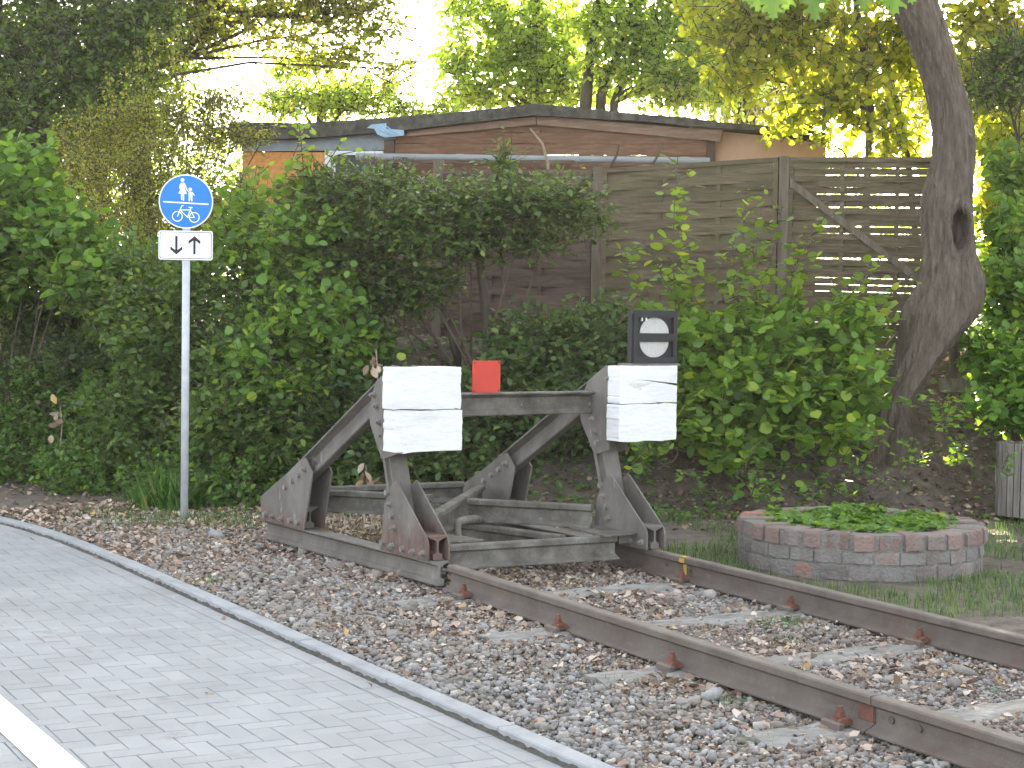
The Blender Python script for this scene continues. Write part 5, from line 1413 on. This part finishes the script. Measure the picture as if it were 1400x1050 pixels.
# ------------------------------------------------------------------ trees behind the fence
TG = 'trees behind the shed and the fence'


def btree(name, label, base, blobs, m, seed, n_tw, per, size, tmpl='oval', trunk=None, bark='darkbark', high=(), n_high=700, hsize=.2, Lt=.55, shell=.2, limbs=True, up=.1, droop=.25, flat=.6, limb_r=.05):
    g = np.random.default_rng(seed); base = np.asarray(base, float)
    root = tag(empty(name, base), label, 'tree', TG)
    P0, d = sample_blobs(blobs, n_tw, g, shell); D0 = unit(d*.6+g.normal(0, .6, d.shape)+(0, 0, up)); L0 = Lt*(.6+.8*g.random(n_tw)); P0 = P0-D0*L0[:, None]*.5
    pos, A, Nn, Sz, B = twigs(g, P0, D0, L0, per, size, droop=droop, flat=flat)
    tag(leaf_obj('crown', pos-base, A, Nn, Sz, tmpl, m, root), kind='stuff')
    tag(prisms('twigs', P0-base, B-base, np.full(n_tw, .008), np.full(n_tw, .003), M[bark], root), kind='stuff')
    if high:
        P1, d = sample_blobs(high, n_high, g, .1); D1 = unit(d+g.normal(0, .6, d.shape)); pos, A, Nn, Sz, B1 = twigs(g, P1, D1, np.full(n_high, .6), 7, hsize)
        u_, v_, z_ = vpix(pos); kk = v_ < -12
        tag(leaf_obj('crown', pos[kk]-base, A[kk], Nn[kk], Sz[kk], 'quad', m, root), kind='stuff')
    if trunk:
        tb = MB()
        for pts_, rad in trunk:
            tb.tube([np.asarray(p)-base for p in pts_], rad, 10)
        tb.build('trunk', M[bark], root, smooth=True)
        if limbs:
            src = np.concatenate([np.array(t_[0]) for t_ in trunk])
            for c_, r_ in list(blobs)+list(high):
                lb = MB()
                c_ = np.asarray(c_); a0 = src[np.argmin(np.linalg.norm(src-c_, axis=1)+np.where(src[:, 2] > c_[2], 5, 0))]
                mid = (a0+c_)/2+g.normal(0, .15, 3)+(0, 0, .1); lb.tube([a0-base, mid-base, c_-base], [limb_r, limb_r*.65, limb_r*.25], 6)
                for k_ in range(3):
                    e_p = c_+g.normal(0, .55, 3)*np.array(r_); s0 = mid+(c_-mid)*g.random(); lb.tube([s0-base, (s0+e_p)/2+g.normal(0, .05, 3)-base, e_p-base], [limb_r*.4, limb_r*.28, limb_r*.1], 5)
                lb.build('branch', M[bark], root, smooth=True)
    return root


D = 20.5
btree('round_leaved_tree', 'backlit yellow green tree with round leaves left of the leaning trunk', gbase(1180, 330, D),
      [blob(1040, 70, D, .8, .3, .6), blob(1120, 60, D, .85, .3, .75), blob(1200, 100, D, .85, .3, .8), blob(1140, 150, D, .75, .3, .45), blob(1235, 40, D, .6, .3, .7), blob(1090, 170, D+.2, .4, .3, .16), blob(1230, 185, D-.3, .4, .3, .3), blob(1010, 10, D, .8, .3, .5), blob(1090, 0, D, .8, .3, .5), blob(990, 100, D+.3, .4, .25, .3)],
      M['lime'], 201, 720, 8, .098, 'round', [([P(1180, 420, D), P(1185, 260, D), P(1190, 150, D), P(1170, 0, D), P(1160, -150, D)], [.05, .045, .04, .03, .02]), ([P(1260, 420, D), P(1240, 200, D), P(1215, 90, D), P(1180, 10, D)], [.04, .035, .025, .015])],
      high=[blob(1100, -190, D, 2.0, 1.2, .9), blob(1250, -210, D, 1.8, 1.2, 1.1), blob(1230, -115, 24, 1.7, .6, .75), blob(1330, -120, 24, 1.5, .6, .75)], n_high=1500, limb_r=.018, flat=1.3, droop=.5)  # farther high blobs are added out of view to block sun from the rail
D = 19.8
btree('round_leaved_tree', 'sunlit yellow tree with round leaves at the right edge of the photo', gbase(1420, 330, D),
      [blob(1350, 40, D, .5, .3, .6), blob(1400, 100, D, .6, .3, .7), blob(1350, 180, D, .4, .3, .4), blob(1400, 230, D, .5, .3, .5), blob(1370, 290, D-.4, .4, .3, .4), blob(1430, 330, D-.4, .6, .3, .5), blob(1330, 110, D, .3, .3, .5), blob(1380, 360, D-.4, .4, .3, .4)],
      M['lime'], 202, 600, 8, .1, 'round', [([P(1440, 430, D), P(1430, 300, D), P(1420, 100, D), P(1420, -120, D)], [.06, .05, .04, .03])],
      high=[blob(1420, -190, D, 1.8, 1.2, 1.1)], n_high=600, limb_r=.018, flat=1.3, droop=.5)
D = 17.4
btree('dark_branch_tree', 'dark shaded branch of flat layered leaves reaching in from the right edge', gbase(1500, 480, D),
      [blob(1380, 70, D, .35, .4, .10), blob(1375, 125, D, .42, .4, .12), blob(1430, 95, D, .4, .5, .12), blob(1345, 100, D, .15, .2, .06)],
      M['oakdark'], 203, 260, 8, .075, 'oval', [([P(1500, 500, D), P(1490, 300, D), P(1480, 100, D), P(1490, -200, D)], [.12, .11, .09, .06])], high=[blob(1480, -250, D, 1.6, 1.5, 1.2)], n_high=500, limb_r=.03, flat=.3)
D = 30
btree('cherry_tree', 'slender tree with a straight dark trunk rising behind the roof peak', gbase(735, 330, D),
      [blob(665, 60, D, .9, .9, .55), blob(740, 40, D, .9, .9, .6), blob(700, 125, D, 1.1, .8, .35), blob(790, 120, D, .7, .7, .4), blob(640, 130, D, .6, .6, .3), blob(660, 5, D, .8, .8, .35), blob(750, 90, D, .8, .8, .5), blob(620, 90, D, .35, .5, .4)],
      M['cherry'], 204, 1300, 8, .115, 'oval', [([P(735, 300, D), P(732, 160, D), P(735, 60, D), P(737, -60, D), P(735, -200, D)], [.15, .13, .11, .08, .05])],
      high=[blob(720, -165, D, 2.6, 2.2, 1.1), blob(760, -280, D, 2.8, 2.4, 1.5)], n_high=1500, hsize=.24, limb_r=.045, droop=.5, flat=1.0)
D = 27.5
btree('forked_tree', 'multi stemmed green tree right of the roof peak', gbase(830, 330, D),
      [blob(850, 30, D, .9, .8, .6), blob(930, 60, D, .9, .8, .6), blob(960, 120, D, .8, .8, .35), blob(890, 110, D, .7, .7, .4), blob(980, 10, D, .8, .8, .5), blob(830, 90, D, .4, .5, .4), blob(1000, 90, D+1, .8, .8, .5)],
      M['cherry'], 205, 1400, 8, .115, 'oval', [([P(800, 300, D), P(800, 150, D), P(808, 60, D), P(825, -40, D)], [.11, .10, .07, .04]), ([P(815, 300, D), P(822, 130, D), P(850, 60, D), P(870, -20, D)], [.09, .08, .06, .04]), ([P(830, 300, D), P(840, 140, D), P(865, 70, D), P(880, -60, D)], [.09, .07, .05, .03])],
      high=[blob(900, -130, D, 2.4, 2.2, 1.3), blob(940, -250, D, 2.4, 2.2, 1.4)], n_high=1500, hsize=.22, limb_r=.035, droop=.5, flat=1.0)
D = 36
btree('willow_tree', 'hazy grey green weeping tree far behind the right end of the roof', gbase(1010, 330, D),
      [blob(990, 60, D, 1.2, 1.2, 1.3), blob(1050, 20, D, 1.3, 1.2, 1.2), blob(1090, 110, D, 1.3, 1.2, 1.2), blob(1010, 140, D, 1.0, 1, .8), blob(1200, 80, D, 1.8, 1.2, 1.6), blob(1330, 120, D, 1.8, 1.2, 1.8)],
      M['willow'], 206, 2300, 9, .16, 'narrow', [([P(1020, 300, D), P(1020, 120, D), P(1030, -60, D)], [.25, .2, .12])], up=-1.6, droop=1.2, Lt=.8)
D = 24
btree('maple_tree', 'browning leafy branches hanging over the left half of the roof', gbase(250, 330, D),
      [blob(330, 20, D, .8, .7, .4), blob(420, 10, D, .8, .7, .35), blob(500, 40, D, .6, .6, .35), blob(545, 95, D, .32, .4, .22), blob(460, 80, D, .6, .6, .2), blob(380, 60, D, .7, .6, .2), blob(270, 50, D, .5, .6, .35), blob(470, 0, D, .9, .6, .3)],
      M['maplebrown'], 207, 620, 9, .085, 'oval', [([P(130, 330, D), P(135, 150, D), P(140, 0, D), P(150, -200, D)], [.15, .14, .12, .1]), ([P(140, -40, D), P(330, 18, D), P(400, 22, D), P(445, 32, D)], [.09, .06, .04, .02]), ([P(137, 120, D), P(250, 80, D), P(350, 35, D)], [.05, .04, .02])],
      high=[blob(320, -150, D, 2.4, 1.8, 1.0), blob(480, -150, D, 2.0, 1.8, 1.0), blob(400, -260, D, 2.6, 2.0, 1.2)], n_high=1300, limb_r=.03, flat=1.0)
D = 27
btree('maple_tree', 'green bush like tree between the roof and the white sky gap', gbase(430, 330, D),
      [blob(420, 140, D, .9, .7, .25), blob(490, 130, D, .7, .7, .3), blob(550, 150, D, .4, .5, .12), blob(400, 95, D, .35, .5, .25), blob(600, 150, D+1, .35, .4, .12)],
      M['cherry'], 208, 560, 8, .09, 'oval', [([P(430, 320, D), P(435, 200, D), P(440, 120, D)], [.1, .08, .04])], limb_r=.025)
for i, (px, D, bl_, seed, lab, mm, nt_) in enumerate((
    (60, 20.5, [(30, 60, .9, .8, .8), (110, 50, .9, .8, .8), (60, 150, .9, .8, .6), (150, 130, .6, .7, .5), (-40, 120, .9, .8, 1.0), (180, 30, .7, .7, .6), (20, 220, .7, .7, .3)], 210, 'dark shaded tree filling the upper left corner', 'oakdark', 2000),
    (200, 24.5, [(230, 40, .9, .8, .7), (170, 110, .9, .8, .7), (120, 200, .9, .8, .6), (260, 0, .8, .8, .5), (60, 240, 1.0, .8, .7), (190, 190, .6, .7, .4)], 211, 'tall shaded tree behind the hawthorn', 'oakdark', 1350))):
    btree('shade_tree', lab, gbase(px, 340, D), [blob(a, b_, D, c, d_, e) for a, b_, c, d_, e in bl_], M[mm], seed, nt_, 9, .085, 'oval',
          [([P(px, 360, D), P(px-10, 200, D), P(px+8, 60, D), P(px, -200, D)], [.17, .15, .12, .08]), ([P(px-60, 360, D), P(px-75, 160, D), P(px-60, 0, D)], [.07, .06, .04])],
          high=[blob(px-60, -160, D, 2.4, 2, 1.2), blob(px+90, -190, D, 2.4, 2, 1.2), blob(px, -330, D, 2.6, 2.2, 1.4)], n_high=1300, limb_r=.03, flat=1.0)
# the bank goes on beyond the frame
plant('hazel_shrub', 'hazel growing on the bank beyond the right edge of the photo', 'shrub', gbase(1580, 560, 15.8),
      [blob(1520, 480, 15.8, .7, .6, .6), blob(1620, 470, 16, .8, .6, .7), blob(1720, 500, 15.5, .8, .6, .6), blob(1560, 360, 16.4, .8, .6, .6), blob(1680, 350, 16.4, .8, .6, .7)],
      800, 7, .1, 'round', M['hazel'], 141, HG, Lt=.38, shell=.2, stems=16)
plant('dogwood_shrub', 'hedge shrub continuing beyond the left edge of the photo', 'shrub', gbase(-150, 600, 18.5),
      [blob(-80, 560, 18.0, .8, .6, .6), blob(-180, 540, 19, .9, .7, .8), blob(-120, 420, 18.6, .9, .7, .8), blob(-260, 450, 19.5, 1, .8, 1)],
      1100, 8, .085, 'oval', M['dogwood'], 142, HG, Lt=.38, shell=.2, stems=14)
D = 21
btree('shade_tree', 'leafy tree standing beyond the right edge of the photo', gbase(1700, 340, D),
      [blob(1580, 120, D, 1.2, .9, .9), blob(1700, 40, D, 1.3, 1, 1), blob(1800, 150, D, 1.2, 1, 1), blob(1640, 250, D, 1.1, .8, .6), blob(1850, 300, D, 1.4, 1, .8)],
      M['lime'], 221, 1300, 8, .12, 'round', [([P(1700, 400, D), P(1705, 200, D), P(1695, 0, D), P(1700, -160, D)], [.16, .14, .11, .07])],
      high=[blob(1640, -120, D, 2.4, 1.6, 1.3), blob(1860, -80, D, 2.4, 1.6, 1.3)], n_high=900, limb_r=.035, flat=1.2, droop=.5)
# far-off wood closing the view
g = np.random.default_rng(300)
wb = [blob(px, 300-40*g.random(), 46+6*g.random(), 3.0, 2.5, 3.4) for px in (-200, -80, 30, 120, 210, 290)]+[blob(px, 300-30*g.random(), 48+6*g.random(), 3.2, 2.5, 2.6) for px in (1120, 1230, 1340, 1450, 1560, 1700, 1850, 2000)]+[blob(px, 270, 50, 3, 2.5, 2.4) for px in (380, 480, 580, 700, 820, 920, 1020)]+[blob(px, 120, 52, 2.6, 2.5, 2.2) for px in (-150, -20, 70, 150)]
P0, d = sample_blobs(wb, 5200, g, .2); D0 = unit(d+g.normal(0, .6, d.shape)); pos, A, Nn, Sz, B = twigs(g, P0, D0, np.full(5200, .8), 7, .26)
tag(leaf_obj('distant_wood', pos, A, Nn, Sz, 'quad', M['cherry'], None), kind='stuff')


# ------------------------------------------------------------------ thin volume added to imitate lens veil, one closed box round everything
hz = MB().box((-156, -66, -1.6), (166, 226, 16)).build('haze', None, None); hz['kind'] = 'stuff'
hm = bpy.data.materials.new('haze'); hm.use_nodes = True; hn = hm.node_tree; hn.nodes.remove(hn.nodes['Principled BSDF'])
pv = hn.nodes.new('ShaderNodeVolumePrincipled'); pv.inputs['Density'].default_value = .0006; pv.inputs['Color'].default_value = (1, .97, .92, 1); pv.inputs['Anisotropy'].default_value = .6
hn.links.new(pv.outputs[0], hn.nodes['Material Output'].inputs['Volume']); hz.data.materials.append(hm)
